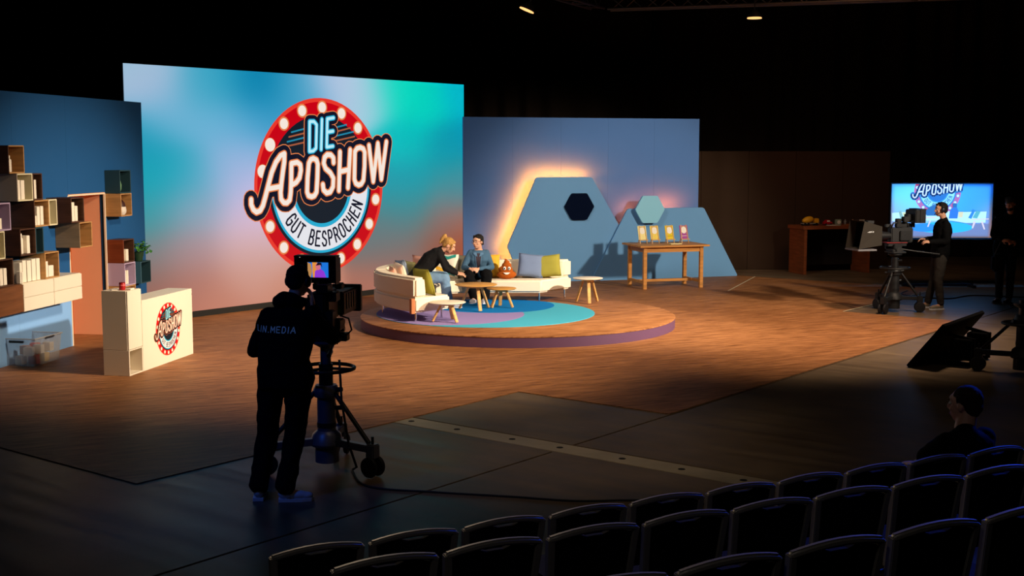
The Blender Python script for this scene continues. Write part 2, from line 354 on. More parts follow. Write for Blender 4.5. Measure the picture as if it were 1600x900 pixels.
# stroke alphabet, cell 0..1 wide 0..1 high
FONT = {'G': [[(.9,.8),(.7,1),(.3,1),(.08,.78),(.08,.22),(.3,0),(.7,0),(.92,.2),(.92,.48),(.55,.48)]], 'U': [[(.08,1),(.08,.22),(.3,0),(.7,0),(.92,.22),(.92,1)]],
 'T': [[(.02,1),(.98,1)],[(.5,1),(.5,0)]], 'B': [[(.1,0),(.1,1),(.65,1),(.86,.85),(.86,.65),(.65,.52),(.1,.52)],[(.65,.52),(.9,.38),(.9,.15),(.68,0),(.1,0)]],
 'E': [[(.9,1),(.1,1),(.1,0),(.9,0)],[(.1,.52),(.78,.52)]], 'S': [[(.9,.8),(.7,1),(.3,1),(.1,.8),(.15,.62),(.85,.38),(.9,.2),(.7,0),(.3,0),(.08,.2)]],
 'P': [[(.1,0),(.1,1),(.65,1),(.9,.82),(.9,.62),(.65,.45),(.1,.45)]], 'R': [[(.1,0),(.1,1),(.65,1),(.9,.82),(.9,.64),(.65,.48),(.1,.48)],[(.55,.48),(.92,0)]],
 'O': [[(.3,1),(.7,1),(.92,.78),(.92,.22),(.7,0),(.3,0),(.08,.22),(.08,.78),(.3,1)]], 'C': [[(.9,.8),(.7,1),(.3,1),(.08,.78),(.08,.22),(.3,0),(.7,0),(.9,.2)]],
 'H': [[(.1,0),(.1,1)],[(.9,0),(.9,1)],[(.1,.52),(.9,.52)]], 'N': [[(.1,0),(.1,1),(.9,0),(.9,1)]], 'L': [[(.1,1),(.1,0),(.85,0)]], 'I': [[(.5,0),(.5,1)]], '.': [[(.5,.0),(.5,.04)]],
 'M': [[(.05,0),(.05,1),(.5,.35),(.95,1),(.95,0)]], 'D': [[(.1,0),(.1,1),(.6,1),(.9,.75),(.9,.25),(.6,0),(.1,0)]], 'A': [[(0,0),(.5,1),(1,0)],[(.2,.35),(.8,.35)]],
 'a': [[(.15,.6),(.7,.65),(.8,.5),(.8,0),(.3,0),(.12,.18),(.3,.35),(.8,.35)]], 'n': [[(.15,0),(.15,.65)],[(.15,.5),(.5,.66),(.8,.5),(.8,0)]], 's': [[(.8,.62),(.2,.62),(.2,.36),(.8,.3),(.8,0),(.15,0)]],
 'o': [[(.2,.6),(.8,.6),(.85,.3),(.8,0),(.2,0),(.12,.3),(.2,.6)]], 'i': [[(.5,0),(.5,.62)],[(.5,.85),(.5,.9)]], 'c': [[(.8,.6),(.25,.62),(.12,.3),(.25,0),(.8,.02)]]}
def seg2(mb, pts, r, T, d):
    """flat round-capped stroke; T(x,y,depth)->3D"""
    for i in range(len(pts) - 1):
        (x0, y0), (x1, y1) = pts[i], pts[i + 1]; L = math.hypot(x1 - x0, y1 - y0) or 1; nx, ny = -(y1 - y0) / L * r, (x1 - x0) / L * r
        mb.add([T(x0 + nx, y0 + ny, d), T(x0 - nx, y0 - ny, d), T(x1 - nx, y1 - ny, d), T(x1 + nx, y1 + ny, d)], [(0, 1, 2, 3)])
    for (x, y) in pts: mb.add([T(x + r * cos(2 * pi * k / 14), y + r * sin(2 * pi * k / 14), d) for k in range(14)], [tuple(range(14))])
def ring2(mb, r0, r1, T, d, a0=0, a1=360, n=72):
    vs = []
    for k in range(n + 1):
        a = R(a0 + (a1 - a0) * k / n)
        vs += [T(r0 * cos(a), r0 * sin(a), d), T(r1 * cos(a), r1 * sin(a), d)]
    mb.add(vs, [(2 * k, 2 * k + 1, 2 * k + 3, 2 * k + 2) for k in range(n)])
def disc2(mb, cx, cy, rx, ry, T, d, n=20): mb.add([T(cx + rx * cos(2 * pi * k / n), cy + ry * sin(2 * pi * k / n), d) for k in range(n)], [tuple(range(n))])
def logo(parent, T, dd, M, clip=None, glow=False, tilt_text=True):
    """T(x,y,depth): unit logo -> parent's local; dd = layer step; M(name)->material"""
    L = []
    def lay(name, col, fn, label=None):
        d = dd * (len(L) + 1); mb = MB(); fn(mb, d)
        o = mb.build(name, M(col), parent, label=label); L.append(o)
        if clip:
            bm = bmesh.new(); bm.from_mesh(o.data)
            bmesh.ops.bisect_plane(bm, geom=bm.verts[:] + bm.edges[:] + bm.faces[:], plane_co=clip[0], plane_no=clip[1], clear_outer=True)
            bm.to_mesh(o.data); bm.free()
        return o
    lay('red_ring', 'red2', lambda m, d: ring2(m, .78, 1.0, T, d), 'bright red outer edge of the logo ring')
    lay('red_ring', 'red', lambda m, d: ring2(m, .78, .955, T, d))
    bulbs = [(R(88.5 + 20 * k)) for k in range(18)]
    def one(k): 
        a = bulbs[k]; g = glow and k in (3, 4)
        lay('bulb_rim', 'orange', lambda m, d: disc2(m, .895 * cos(a), .895 * sin(a), .078, .078, T, dd * 3)); L.pop()
        lay('bulb', 'cream', lambda m, d: disc2(m, .895 * cos(a), .895 * sin(a), *((.072, .072) if g else (.06, .06)), T, dd * 4)); L.pop()
    if glow:
        for k in range(18): one(k)
        L += [0, 0]
    else:
        lay('bulb_rim', 'orange', lambda m, d: [disc2(m, .895 * cos(a), .895 * sin(a), .078, .078, T, d) for a in bulbs])['kind'] = 'stuff'
        lay('bulb', 'cream', lambda m, d: [disc2(m, .895 * cos(a), .895 * sin(a), .06, .06, T, d) for a in bulbs])['kind'] = 'stuff'
    lay('dark_disc', 'navy', lambda m, d: disc2(m, 0, 0, .80, .80, T, d, 64))
    lay('speed_line', 'cyan2', lambda m, d: [seg2(m, p, .009, T, d) for p in LIN[0::2]])
    lay('speed_line', 'orange2', lambda m, d: [seg2(m, p, .009, T, d) for p in LIN[1::2]])
    lay('cyan_band', 'cyan', lambda m, d: ring2(m, .425, .765, T, d, 176, 374))
    lay('white_band', 'white', lambda m, d: ring2(m, .47, .735, T, d, 176, 374))
    txt = 'GUT BESPROCHEN'; a = 212.0
    def arc(m, d):
        ang = 213.5; step = 9.4
        for ch in txt:
            if ch == ' ': ang += 8; continue
            wd = 3.4 * 2 if ch not in 'I' else 3
            for st in FONT[ch]:
                q = []
                for (x, y) in st:
                    aa = R(ang + x * wd * 1.0); rr = .685 - y * .0 - (.165 * (y))
                    q.append((rr * cos(aa), rr * sin(aa)))
                seg2(m, q, .0115, T, d)
            ang += step
    lay('lettering', 'ink', arc)
    lay('letter_backing', 'orange', lambda m, d: [seg2(m, p, .106, T, d) for p in APO] + [seg2(m, p, .083, T, d) for p in DIE])
    lay('letter_backing', 'ink', lambda m, d: [seg2(m, p, .096, T, d) for p in APO] + [seg2(m, p, .073, T, d) for p in DIE])
    lay('letter_outline', 'orange', lambda m, d: [seg2(m, p, .041, T, d) for p in APO])
    lay('letter_outline', 'cyan', lambda m, d: [seg2(m, p, .030, T, d) for p in DIE])
    lay('lettering', 'cream', lambda m, d: [seg2(m, p, .0265, T, d) for p in APO])
    lay('lettering', 'paleblue', lambda m, d: [seg2(m, p, .0165, T, d) for p in DIE])
LOGC = dict(red='#c80014', red2='#e8382a', orange='#e5804a', cream='#f4e6da', navy='#0f1b28', cyan='#22a9cf', cyan2='#1f86a8', orange2='#a85a3c', white='#e4e4ea', ink='#0f1226', paleblue='#b9ecf8')
def ME(n): return mat('lit_' + n, '#050505', .6, spec=.1, emit=LOGC[n], es=1.0)
def MP(n): return mat('print_' + n, LOGC[n], .5)
logo(led, lambda x, y, d: (4.05 + 1.55 * x, -d, 2.06 + 1.55 * y), .0015, ME, glow=True)

# ------------------------------------------------------------------ blue backdrop and hexagon scenery
BD, BN = rod(71.5)
Bp = Vector((1.255, 26.026, 0)); Wp = Bp - BN * .31
blue_m = mat('blue_paint', '#547fc0', .75, spec=.15, var=.03)
wb = thing('backdrop_wall', 'tall blue backdrop wall right of the big screen with orange glow', 'wall panel', Wp, R(90 - 71.5))
for i in range(5):
    x0 = -2.26 + i * 1.052; b = MB(); b.box((x0 + .526, .03, 1.68), (1.050, .06, 3.36)); b.build('panel', blue_m, wb)
b = MB()
for i in range(6): b.bar((-2.3 + i * 1.05, .09, 0), (-2.3 + i * 1.05, .09, 3.3), .05)
b.build('support_frame', black_m, wb)
hexp = mat('hex_blue', '#6a9fd2', .7, spec=.2, var=.03)
strip_e = mat('warm_led_strip', '#ffffff', .5, emit='#ff7018', es=480)
strip_e2 = mat('warm_led_strip_soft', '#ffffff', .5, emit='#ff5c1c', es=330)
def rounded(poly, r=.05, k=4):
    out = []; n = len(poly)
    for i in range(n):
        p = Vector(poly[i]); a = (Vector(poly[i - 1]) - p).normalized(); c = (Vector(poly[(i + 1) % n]) - p).normalized()
        s, e = p + a * r, p + c * r
        for j in range(k + 1):
            t = j / k; q = s * (1 - t) ** 2 + p * 2 * t * (1 - t) + e * t * t; out.append((q.x, q.y))
    return out
def hexpanel(name, label, poly, off, m, th=.04, glow=None, gm=None):
    t = thing(name, label, 'scenery panel', Bp + BN * off, R(90 - 71.5))
    b = MB(); b.prism(rounded(poly), 0, th, lambda x, y, z: (x, z, y)); b.build('board', m, t, fixn=True)
    if glow:
        c = Vector((sum(p[0] for p in poly) / len(poly), sum(p[1] for p in poly) / len(poly)))
        for a, e in glow:
            a = Vector(poly[a] if isinstance(a, int) else a); e = Vector(poly[e] if isinstance(e, int) else e); a = a + (c - a) * .05; e = e + (c - e) * .05
            mb = MB(); mb.bar((a.x, th + .02, a.y), (e.x, th + .02, e.y), .03, .012); mb.build('light_strip', gm or strip_e, t)
            pd = Vector((-(e - a).y, (e - a).x)).normalized() * .030; mb = MB()
            for q_ in (pd, -pd): mb.bar((a.x + q_.x, th + .026, a.y + q_.y), (e.x + q_.x, th + .026, e.y + q_.y), .004, .052, up=(0, 1, 0)) if False else mb.add([(a.x + q_.x, th, a.y + q_.y), (e.x + q_.x, th, e.y + q_.y), (e.x + q_.x, th + .044, e.y + q_.y), (a.x + q_.x, th + .044, a.y + q_.y)], [(0, 1, 2, 3)])
            mb.build('added_baffle', black_m, t)  # unseen walls added beside the strip to narrow its glow
    mb = MB(); xs = [p[0] for p in poly]; cx = (min(xs) + max(xs)) / 2
    zt = max(p[1] for p in poly); zb = min(p[1] for p in poly)
    for dx in (-.3, .3): mb.bar((cx + dx, th + .16, (zb + zt) / 2 - (zt - zb) * .25), (cx + dx, th, (zb + zt) / 2 - (zt - zb) * .25), .04)
    mb.build('bracket', black_m, t); return t
hexpanel('hexagon_panel', 'large pale blue cropped hexagon panel in front of the backdrop, glowing orange behind', [(-1.09, .008), (-1.42, .75), (-.80, 2.15), (.41, 2.15), (1.27, .75), (.93, .008)], 0, hexp, glow=((0, 1), (1, 2), (2, 3)))
hexpanel('trapezoid_panel', 'lower blue sloping panel behind the wooden workbench', [(.38, .008), (1.19, 1.49), (2.94, 1.49), (3.78, .008)], .07, hexp, glow=(((1.95, 1.49), (2.45, 1.49)), ((1.22, 1.40), (1.40, 1.49))), gm=strip_e2)
def hx(cx, cz, r): return [(cx + r * cos(R(60 * k)), cz + r * sin(R(60 * k)) * .97) for k in range(6)]
def smallhex(name, label, cx, cz, r, off, m):
    t = thing(name, label, 'scenery panel', Bp + BN * off, R(90 - 71.5)); b = MB(); b.prism(rounded(hx(cx, cz, r), .03), 0, .05, lambda x, y, z: (x, z, y)); b.build('board', m, t, fixn=True)
    mb = MB(); mb.bar((cx, .04, cz), (cx, off - (.0 if off < .1 else .06), cz), .08); mb.build('bracket', black_m, t)
smallhex('small_hexagon', 'small navy hexagon fixed on the large pale blue panel', .12, 1.545, .325, .06, mat('navy_paint', '#040e26', .8, spec=.04))
smallhex('small_hexagon', 'small light turquoise hexagon above the wooden workbench', 1.62, 1.475, .335, .24, mat('turq_paint', '#8ccdea', .65))

# ------------------------------------------------------------------ left scenery wall with niche and cubes
AZ = 9.0; DD, DN = rod(AZ); D0 = Vector((-6.054, 17.312, 0))
lw = thing('shelf_wall', 'tall blue scenery wall on the left carrying wall cubes, with peach niche', 'wall panel', D0, R(-AZ))
# local X = DN (room side), Y = along the wall
bl2 = mat('deep_blue_paint', '#20558c', .75, spec=.15, var=.03)
def wbx(name, x0, x1, y0, y1, z0, z1, m, label=None):
    b = MB(); b.box(((x0 + x1) / 2, (y0 + y1) / 2, (z0 + z1) / 2), (x1 - x0, y1 - y0, z1 - z0)); return b.build(name, m, lw, label=label)
ys = [-5.2, -4.0, -2.7, -1.35, 0]
lbp = mat('light_blue_paint', '#86b8f2', .75, spec=.15)
for i in range(4): wbx('panel', -.08, 0, ys[i], ys[i + 1] - .002, .722, 3.42, bl2); wbx('panel', -.08, 0, ys[i], ys[i + 1] - .002, 0, .72, lbp)
wbx('panel', -.08, 0, 0, 1.06, 2.09, 3.42, bl2); wbx('panel', -.08, 0, 1.06, 2.6, 0, 3.42, bl2)
peach = mat('peach_paint', '#f6b48c', .7, var=.02); edge_m = mat('cream_edge', '#f2dcc0', .6)
wbx('niche_side', -.55, -.001, 1.062, 1.12, 0, 2.09, peach, 'peach-painted far side of the niche')
wbx('niche_back', -.60, -.55, -.05, 1.12, 0, 2.09, mat('rust_paint', '#a8501e', .7), 'rust-orange niche back')
wbx('niche_top', -.55, -.001, 0, 1.06, 2.06, 2.088, peach)
wbx('edge_trim', -.1, .006, -.022, 0, 0, 2.07, edge_m); wbx('edge_trim', -.02, .006, 1.045, 1.063, 0, 2.075, edge_m); wbx('edge_trim', -.02, .006, 0, 1.05, 2.062, 2.08, edge_m)

brown_d = wood('dark_walnut', '#4e3122', .5, .25); oakbox = wood('oak_box', '#b98b56', .5, .2); greybeige = mat('warm_grey', '#9d8f80', .6); creamb = mat('cream_box', '#e2d8b4', .55)
lilac = mat('lilac_box', '#b9a3c0', .6); teal_d = mat('dark_teal_box', '#24424c', .6); teal_b = mat('petrol_box', '#3d6577', .6); redbrown = wood('red_brown', '#7a3b20', .5, .2)
def carton(parent_loc, rz, size, label, group, bottle=False, m=None, rot=0, name=None, cat=None):
    t = tag(None or bpy.data.objects.new(name or ('pill_bottle' if bottle else 'carton'), None), label, cat or ('bottle' if bottle else 'box'), group)
    C.objects.link(t); t.location = parent_loc; t.rotation_euler = (0, 0, rz + rot)
    w_, d_, h_ = size; m = m or mat('blank_white', '#efe4d2', .6)
    if bottle:
        r = min(w_, d_) / 2; b = MB(); b.lathe([(r * .93, 0), (r, .006), (r, h_ * .72), (r * .62, h_ * .82), (r * .55, h_ * .84)], n=14); b.build('bottle_body', m, t, smooth='auto')
        b = MB(); b.lathe([(r * .66, h_ * .842), (r * .66, h_ * .985), (r * .6, h_)], n=14); b.build('cap', mat('cap_white', '#f5ecdc', .5), t, smooth='auto')
    else:
        b = MB(); b.box((0, 0, h_ / 2), (w_, d_, h_)); b.build('carton_body', m, t, bevel=.002, seg=1)
        b = MB(); b.box((0, 0, h_ + .0008), (w_ * .86, d_ * .8, .0012)); b.build('flap', m, t)
    return t
def cube(s0, s1, z0, z1, dep, mo, mi, label, items=(), where=None, x0=.0):
    th = .016; t = thing('wall_cube', label, 'shelf', D0 + DD * s0 + DN * x0 + Vector((0, 0, z0)), R(-AZ), 'open cubes on the blue shelf wall')
    w_, h_ = s1 - s0 - .002, z1 - z0 - .002
    def bb(n_, x_, y_, z_, m_): q = MB(); q.box(((x_[0] + x_[1]) / 2, (y_[0] + y_[1]) / 2, (z_[0] + z_[1]) / 2), (x_[1] - x_[0], y_[1] - y_[0], z_[1] - z_[0])); q.build(n_, m_, t, bevel=.0015, seg=1)
    bb('side_panel', (.002, dep), (0, th), (0, h_), mo); bb('side_panel', (.002, dep), (w_ - th, w_), (0, h_), mi)
    bb('bottom_panel', (.002, dep), (th, w_ - th), (0, th), mi); bb('top_panel', (.002, dep), (th, w_ - th), (h_ - th, h_), mi)
    bb('back_panel', (.002, .012), (th, w_ - th), (th, h_ - th), mi)
    k = 0
    for it in items:
        f0, f1, hh, bt = it[:4]; m_ = it[4] if len(it) > 4 else None
        y0 = s0 + th + f0 * (w_ - 2 * th); y1 = s0 + th + f1 * (w_ - 2 * th)
        p = D0 + DD * ((y0 + y1) / 2) + DN * (x0 + dep - .11) + Vector((0, 0, z0 + th + .001))
        nm = 'bottle' if bt else 'carton'
        side = ORD[k] + ' from the left' if len(items) > 1 else 'alone'
        carton(p, R(-AZ), (.13, y1 - y0 - .004, hh), 'white %s, %s in the %s' % (nm, side, where), 'blank white packs in the ' + where, bt, m_); k += 1
cube(-2.04, -1.68, 2.41, 2.75, .35, brown_d, oakbox, 'topmost brown cube of the stepped stack', ((.02, .28, .2, 1), (.32, .6, .2, 1)), 'topmost brown cube', )
cube(-1.87, -1.51, 2.07, 2.408, .35, greybeige, creamb, 'grey cube with cream inside below the topmost cube', ((.03, .4, .24, 0), (.44, .7, .235, 0)), 'grey and cream cube')
cube(-1.50, -1.28, 2.07, 2.405, .35, brown_d, brown_d, 'narrow dark brown cube right of the grey cube', ((.0, .3, .23, 0), (.35, .72, .235, 0)), 'narrow dark brown cube')
cube(-2.34, -2.04, 1.735, 2.068, .35, lilac, lilac, 'lilac cube cut by the left picture edge', ((.3, .6, .13, 0),), 'lilac cube at the left edge')
cube(-1.50, -1.14, 1.735, 2.068, .35, brown_d, oakbox, 'wood-lined cube with four cartons in the third tier', ((.02, .16, .12, 0), (.18, .36, .12, 0), (.38, .6, .23, 0), (.64, .86, .235, 0)), 'wood-lined third-tier cube')
cube(-1.14, -.94, 1.735, 2.068, .35, creamb, creamb, 'narrow empty cream cube at the end of the third tier')
cube(-1.85, -1.49, 1.40, 1.733, .35, brown_d, brown_d, 'dark brown cube holding bottles in the fourth tier', ((.02, .22, .14, 0), (.1, .38, .21, 1), (.4, .62, .25, 1), (.64, .86, .22, 0)), 'dark fourth-tier cube')
cube(-1.49, -1.30, 1.40, 1.733, .35, teal_d, teal_d, 'narrow dark teal cube in the fourth tier', ((.0, .35, .2, 0),), 'narrow dark teal cube')
cube(-2.47, -2.19, 1.40, 1.733, .35, creamb, creamb, 'pale cream-green cube at the left picture edge')
cube(-1.29, -.94, 1.062, 1.40, .35, oakbox, oakbox, 'light oak cube standing on the white drawer unit', ((.02, .22, .24, 1), (.24, .42, .2, 0), (.45, .85, .14, 0)), 'light oak cube')
cube(-2.38, -2.03, 1.062, 1.398, .35, brown_d, brown_d, 'dark open cube above the brown cabinet', ((.02, .1, .1, 0), (.1, .3, .2, 0), (.34, .56, .2, 0), (.6, .82, .2, 0)), 'dark cube above the brown cabinet')
cube(-.58, -.23, 1.735, 2.068, .35, brown_d, brown_d, 'dark brown cube in front of the peach niche', ((.02, .5, .25, 0), (.52, .76, .2, 0)), 'dark cube in front of the niche')
cube(-.38, -.03, 1.392, 1.733, .35, wood('greige_wood', '#8b765c', .5, .2), oakbox, 'grey-brown cube hanging lowest in front of the peach niche', ((.05, .38, .2, 1),), 'grey-brown cube by the niche')
green_b = mat('green_glaze', '#6f9a6a', .35)
cube(1.07, 1.42, 2.07, 2.405, .235, teal_d, teal_d, 'dark green cube topmost beside the big screen')
cube(1.07, 1.42, 1.735, 2.068, .24, oakbox, oakbox, 'oak cube below the dark green cube beside the screen')
cube(1.07, 1.42, 1.06, 1.40, .255, redbrown, brown_d, 'red-brown cube beside the big screen', ((.03, .26, .2, 1), (.28, .48, .22, 1), (.5, .74, .17, 0)), 'red-brown cube')
cube(1.07, 1.42, .722, 1.058, .265, lilac, lilac, 'lilac cube below the red-brown cube', ((.02, .2, .13, 0), (.22, .4, .2, 0), (.43, .6, .2, 0)), 'lilac cube behind the counter')
cube(1.66, 2.0, .70, 1.03, .235, teal_b, teal_d, 'petrol blue cube carrying the green plant')
cube(1.07, 1.42, .385, .72, .26, oakbox, oakbox, 'light oak cube lowest of the column behind the counter')
def wallpt(s, x, z): return D0 + DD * s + DN * x + Vector((0, 0, z))
t = thing('tall_vase', 'slim green vase standing in the dark green cube', 'vase', wallpt(1.16, .16, 2.088), 0)
b = MB(); b.lathe([(.03, 0), (.045, .04), (.05, .1), (.03, .19), (.018, .22), (.022, .24)]); b.build('vase_body', green_b, t, smooth='auto')
b = MB(); b.lathe([(.022, .24), (.026, .246), (.022, .25)]); b.build('rim', green_b, t, smooth=True)
t = thing('round_pot', 'white round pot with dark top in the oak cube', 'pot', wallpt(1.22, .15, 1.753), 0)
b = MB(); b.lathe([(.06, 0), (.085, .03), (.09, .07), (.08, .12)]); b.build('pot_body', mat('pot_white', '#d8cfc2', .5), t, smooth='auto')
b = MB(); b.lathe([(.078, .121), (.07, .17), (.045, .21), (.02, .225)]); b.build('pot_lid', mat('pot_brown', '#3a1d18', .5), t, smooth='auto', label='dark brown top')
# plant
t = thing('potted_plant', 'leafy green plant in a dark green pot on the petrol cube', 'plant', wallpt(1.80, .13, 1.032), 0)
b = MB(); b.lathe([(.06, 0), (.085, .11), (.09, .14), (.08, .14)]); b.build('flower_pot', mat('pot_green', '#1f3a24', .5), t, smooth='auto')
lm = mat('leaf', '#4c8a3a', .5, var=.3, vscale=12)
for k in range(64):
    a = random.uniform(0, 2 * pi); el = random.uniform(.1, 1.3); rr = random.uniform(.06, .17); c_ = Vector((cos(a) * cos(el) * rr, sin(a) * cos(el) * rr, .15 + sin(el) * rr * 1.1))
    if k > 44: c_ = Vector((random.uniform(.0, .14), random.uniform(.05, .3), .14 + random.uniform(-.03, .06)))
    q = Matrix.Rotation(a, 3, 'Z') @ Matrix.Rotation(random.uniform(-.9, .6), 3, 'Y') @ Matrix.Rotation(random.uniform(-.5, .5), 3, 'X'); L = random.uniform(.05, .085)
    prof = [(0, 0), (.25, .32), (.55, .4), (.82, .2), (1, 0)]; vs = []
    for (x, y) in prof: vs += [c_ + q @ Vector((x * L, y * L, -.25 * L * x * x)), c_ + q @ Vector((x * L, -y * L, -.25 * L * x * x)), c_ + q @ Vector((x * L, 0, -.25 * L * x * x - .1 * L * (y > 0)))]
    fs = []
    for i in range(4): fs += [(3 * i, 3 * i + 3, 3 * i + 5, 3 * i + 2), (3 * i + 2, 3 * i + 5, 3 * i + 4, 3 * i + 1)]
    mb = MB(); mb.add(vs, fs); mb.build('leaf', lm, t, smooth=True)
mb = MB()
for k in range(10):
    a = k * .63; mb.tube([(0, 0, .12), (cos(a) * .04, sin(a) * .04, .2), (cos(a) * .1, sin(a) * .1, .27)], .003, 5)
mb.build('stem', mat('stem', '#5c7d3a', .6), t)
# white drawer unit + brown cabinet
t = thing('drawer_unit', 'long white wall-hung drawer unit with four drawers', 'cabinet', wallpt(-1.84, 0, .712), R(-AZ))
b = MB(); b.box((.17, .73, .174), (.34, 1.46, .348)); b.build('cabinet_body', white_m, t, bevel=.002)
for i in (0, 1):
    for j in (0, 1):
        b = MB(); b.box((.35, .365 + .73 * i, .088 + .171 * j), (.018, .722, .164)); b.build('drawer', white_m, t, bevel=.003)
t = thing('wall_cabinet', 'brown wood-grain wall-hung cabinet left of the white drawers', 'cabinet', wallpt(-3.3, 0, .712), R(-AZ))
b = MB(); b.box((.17, .728, .174), (.34, 1.452, .348)); b.build('cabinet_body', wood('walnut', '#6e4429', .45, .25, (3, 2, 30)), t, bevel=.002)
for i in (0, 1): b = MB(); b.box((.35, .365 + .728 * i, .174), (.018, .72, .335)); b.build('door', MATS['walnut'], t, bevel=.003)
spec = [(-1.99, .05, .15), (-1.93, .05, .14), (-1.865, .07, .25), (-1.79, .06, .25), (-1.71, .09, .27), (-1.6, .1, .26), (-1.49, .1, .27), (-1.385, .09, .27), (-1.31, .03, .18)]
for k, (s, wd, h) in enumerate(spec):
    s2 = -1.80 + k * .059 - .0 ; s2 = s + .17
    carton(wallpt(-2.0 + (s + 2.02) * 1.0 + .02, .22, 1.063), R(-AZ), (.13, wd - .006, h), 'white carton, %s from the left in the row on the white drawer unit' % ORD[k], 'white cartons on the drawer unit') if s > -1.83 else carton(wallpt(-1.80 + (k) * .012 - .02, .30 if k < 2 else .12, 1.063), R(-AZ), (.05, .05, h), 'small white carton, %s from the left end of the row on the drawer unit' % ORD[k], 'white cartons on the drawer unit')

# clear tub with boxes
t = thing('storage_tub', 'clear plastic storage tub full of packs on the floor by the wall', 'box', (-6.14, 15.62, .007), R(-AZ - 2))
tub_m = mat('clear_plastic', '#c9ccd2', .12, spec=.5, alpha=.26)
b = MB()
def shell(b, w0, l0, w1, l1, h, th):
    def rg(w, l, z): return [(-w, -0, z), (w, 0, z), (w, l, z), (-w, l, z)]
    vs = rg(w0, l0, 0) + rg(w1, l1, h) + [(x * .97, .01 + y * .97, z) for x, y, z in rg(w1, l1, h)] + [(x * .97, .01 + y * .97, th) for x, y, z in rg(w0, l0, th)]
    f = [(0, 3, 2, 1)]
    for a, c in ((0, 4), (4, 8), (8, 12)): f += [(a + i, a + (i + 1) % 4, c + (i + 1) % 4, c + i) for i in range(4)]
    f.append((12, 13, 14, 15)); b.add(vs, f)
shell(b, .19, .58, .215, .62, .34, .006); b.build('tub_body', tub_m, t)
b = MB(); b.tube([(-.22, -.005, .345), (.22, -.005, .345), (.22, .625, .345), (-.22, .625, .345)], .009, 6, closed=True); b.build('rim', mat('rim_plastic', '#d5d8dd', .3, alpha=.7), t)
b = MB(); b.box((-.03, -.012, .31), (.2, .02, .03)); b.build('handle', black_m, t, bevel=.004, label='black handle')
b = MB(); b.box((.222, .33, .335), (.014, .2, .03)); b.build('handle', mat('dark_grey_plastic', '#3a3a3f', .5), t, bevel=.004, label='dark grey handle')
pk = [('#cdbfae', 'beige'), ('#a03530', 'red'), ('#d6cbb9', 'cream'), ('#c9a23a', 'yellow'), ('#8fae9e', 'pale green'), ('#e0d4c2', 'off-white'), ('#b98a72', 'tan'), ('#d8d2c8', 'grey-white'), ('#c2504a', 'coral red'), ('#e7dccb', 'ivory')]
DT, NT = rod(AZ + 2)
for k, (c_, nm) in enumerate(pk):
    yy = .07 + (k % 5) * .11; zz = .012 + (k // 5) * .115; xx = .085 if k % 2 else -.03
    p = Vector((-6.14, 15.62, 0)) + DT * yy + NT * xx + Vector((0, 0, .007 + zz))
    carton(p, R(-AZ - 2), (.11, .085, .108), '%s medicine pack inside the clear tub' % nm, None, m=mat('pack_%d' % k, c_, .6, var=.25, vscale=20), rot=(k * 37 % 11 - 5) * .05)

# ------------------------------------------------------------------ counter
KD, KN = rod(10.9); K0 = Vector((-4.559, 14.918, .007))
t = thing('reception_counter', 'long white counter with round show logo on its front', 'counter', K0, R(-10.9))
b = MB(); b.box((-.167, 1.045, .435), (.334, 1.395, .87)); b.build('counter_body', white_m, t, bevel=.002)
logo(t, lambda x, y, d: (.001 + d, 1.03 + .335 * x, .43 + .335 * y), .0006, MP)
t = thing('counter_tower', 'taller white cabinet at the near end of the counter with open bottom cube', 'cabinet', K0, R(-10.9))
def kb(n_, x, y, z, m_=white_m): q = MB(); q.box(((x[0] + x[1]) / 2, (y[0] + y[1]) / 2, (z[0] + z[1]) / 2), (x[1] - x[0], y[1] - y[0], z[1] - z[0])); return q.build(n_, m_, t, bevel=.0025, seg=1)
kb('cabinet_body', (-.334, -.018), (0, .343), (.312, 1.02)); kb('door', (-.016, 0), (.002, .341), (.316, 1.018))
kb('side_panel', (-.334, 0), (0, .016), (0, .309)); kb('side_panel', (-.334, 0), (.327, .343), (0, .309)); kb('bottom_panel', (-.334, 0), (.016, .327), (0, .016)); kb('back_panel', (-.334, -.32), (.016, .327), (.016, .309), creamb)
kb('divider', (-.32, -.002), (.016, .327), (.296, .309))
p = K0 + KD * .07 - KN * .06 + Vector((0, 0, .017))
t = thing('small_jar', 'small clear grey jar in the open bottom cube of the counter tower', 'jar', p)
b = MB(); b.lathe([(.025, 0), (.03, .01), (.03, .07), (.02, .085)]); b.build('jar_body', mat('jar_glass', '#8b8f86', .2), t, smooth='auto'); b = MB(); b.lathe([(.022, .0855), (.022, .11)]); b.build('lid', mat('jar_lid', '#e5e0d4', .4), t)
p = K0 + KD * .13 - KN * .13 + Vector((0, 0, 1.021))
t = thing('red_cup', 'small red tin on top of the counter tower', 'tin', p)
b = MB(); b.lathe([(.035, 0), (.037, .004), (.037, .082), (.034, .086)]); b.build('tin_body', mat('red_tin', '#a8181e', .4), t, smooth='auto')
b = MB(); b.lathe([(.0375, .05), (.0375, .066)]); b.build('tin_band', mat('tin_band', '#d8686a', .4), t, label='pale band'); b = MB(); b.lathe([(.036, .0865), (.036, .091)]); b.build('lid', mat('red_lid', '#7c1015', .4), t)
for k in range(2):
    b = MB(); p = K0 + KD * (.09 + .09 * k) - KN * (.21 - .15 * k) + Vector((0, 0, 1.0215)); b.box((0, 0, .004 + .004 * k), (.07, .10, .008 + .008 * k)); o = b.build('paper_pad', mat('paper', '#f2e8d8', .7), bevel=.001); o.location = p; o.rotation_euler = (0, 0, .3 - .5 * k)
    tag(o, 'small white %s lying on the counter tower %s the red tin' % (('card', 'left of') if k == 0 else ('block of cards', 'right of')), 'paper')

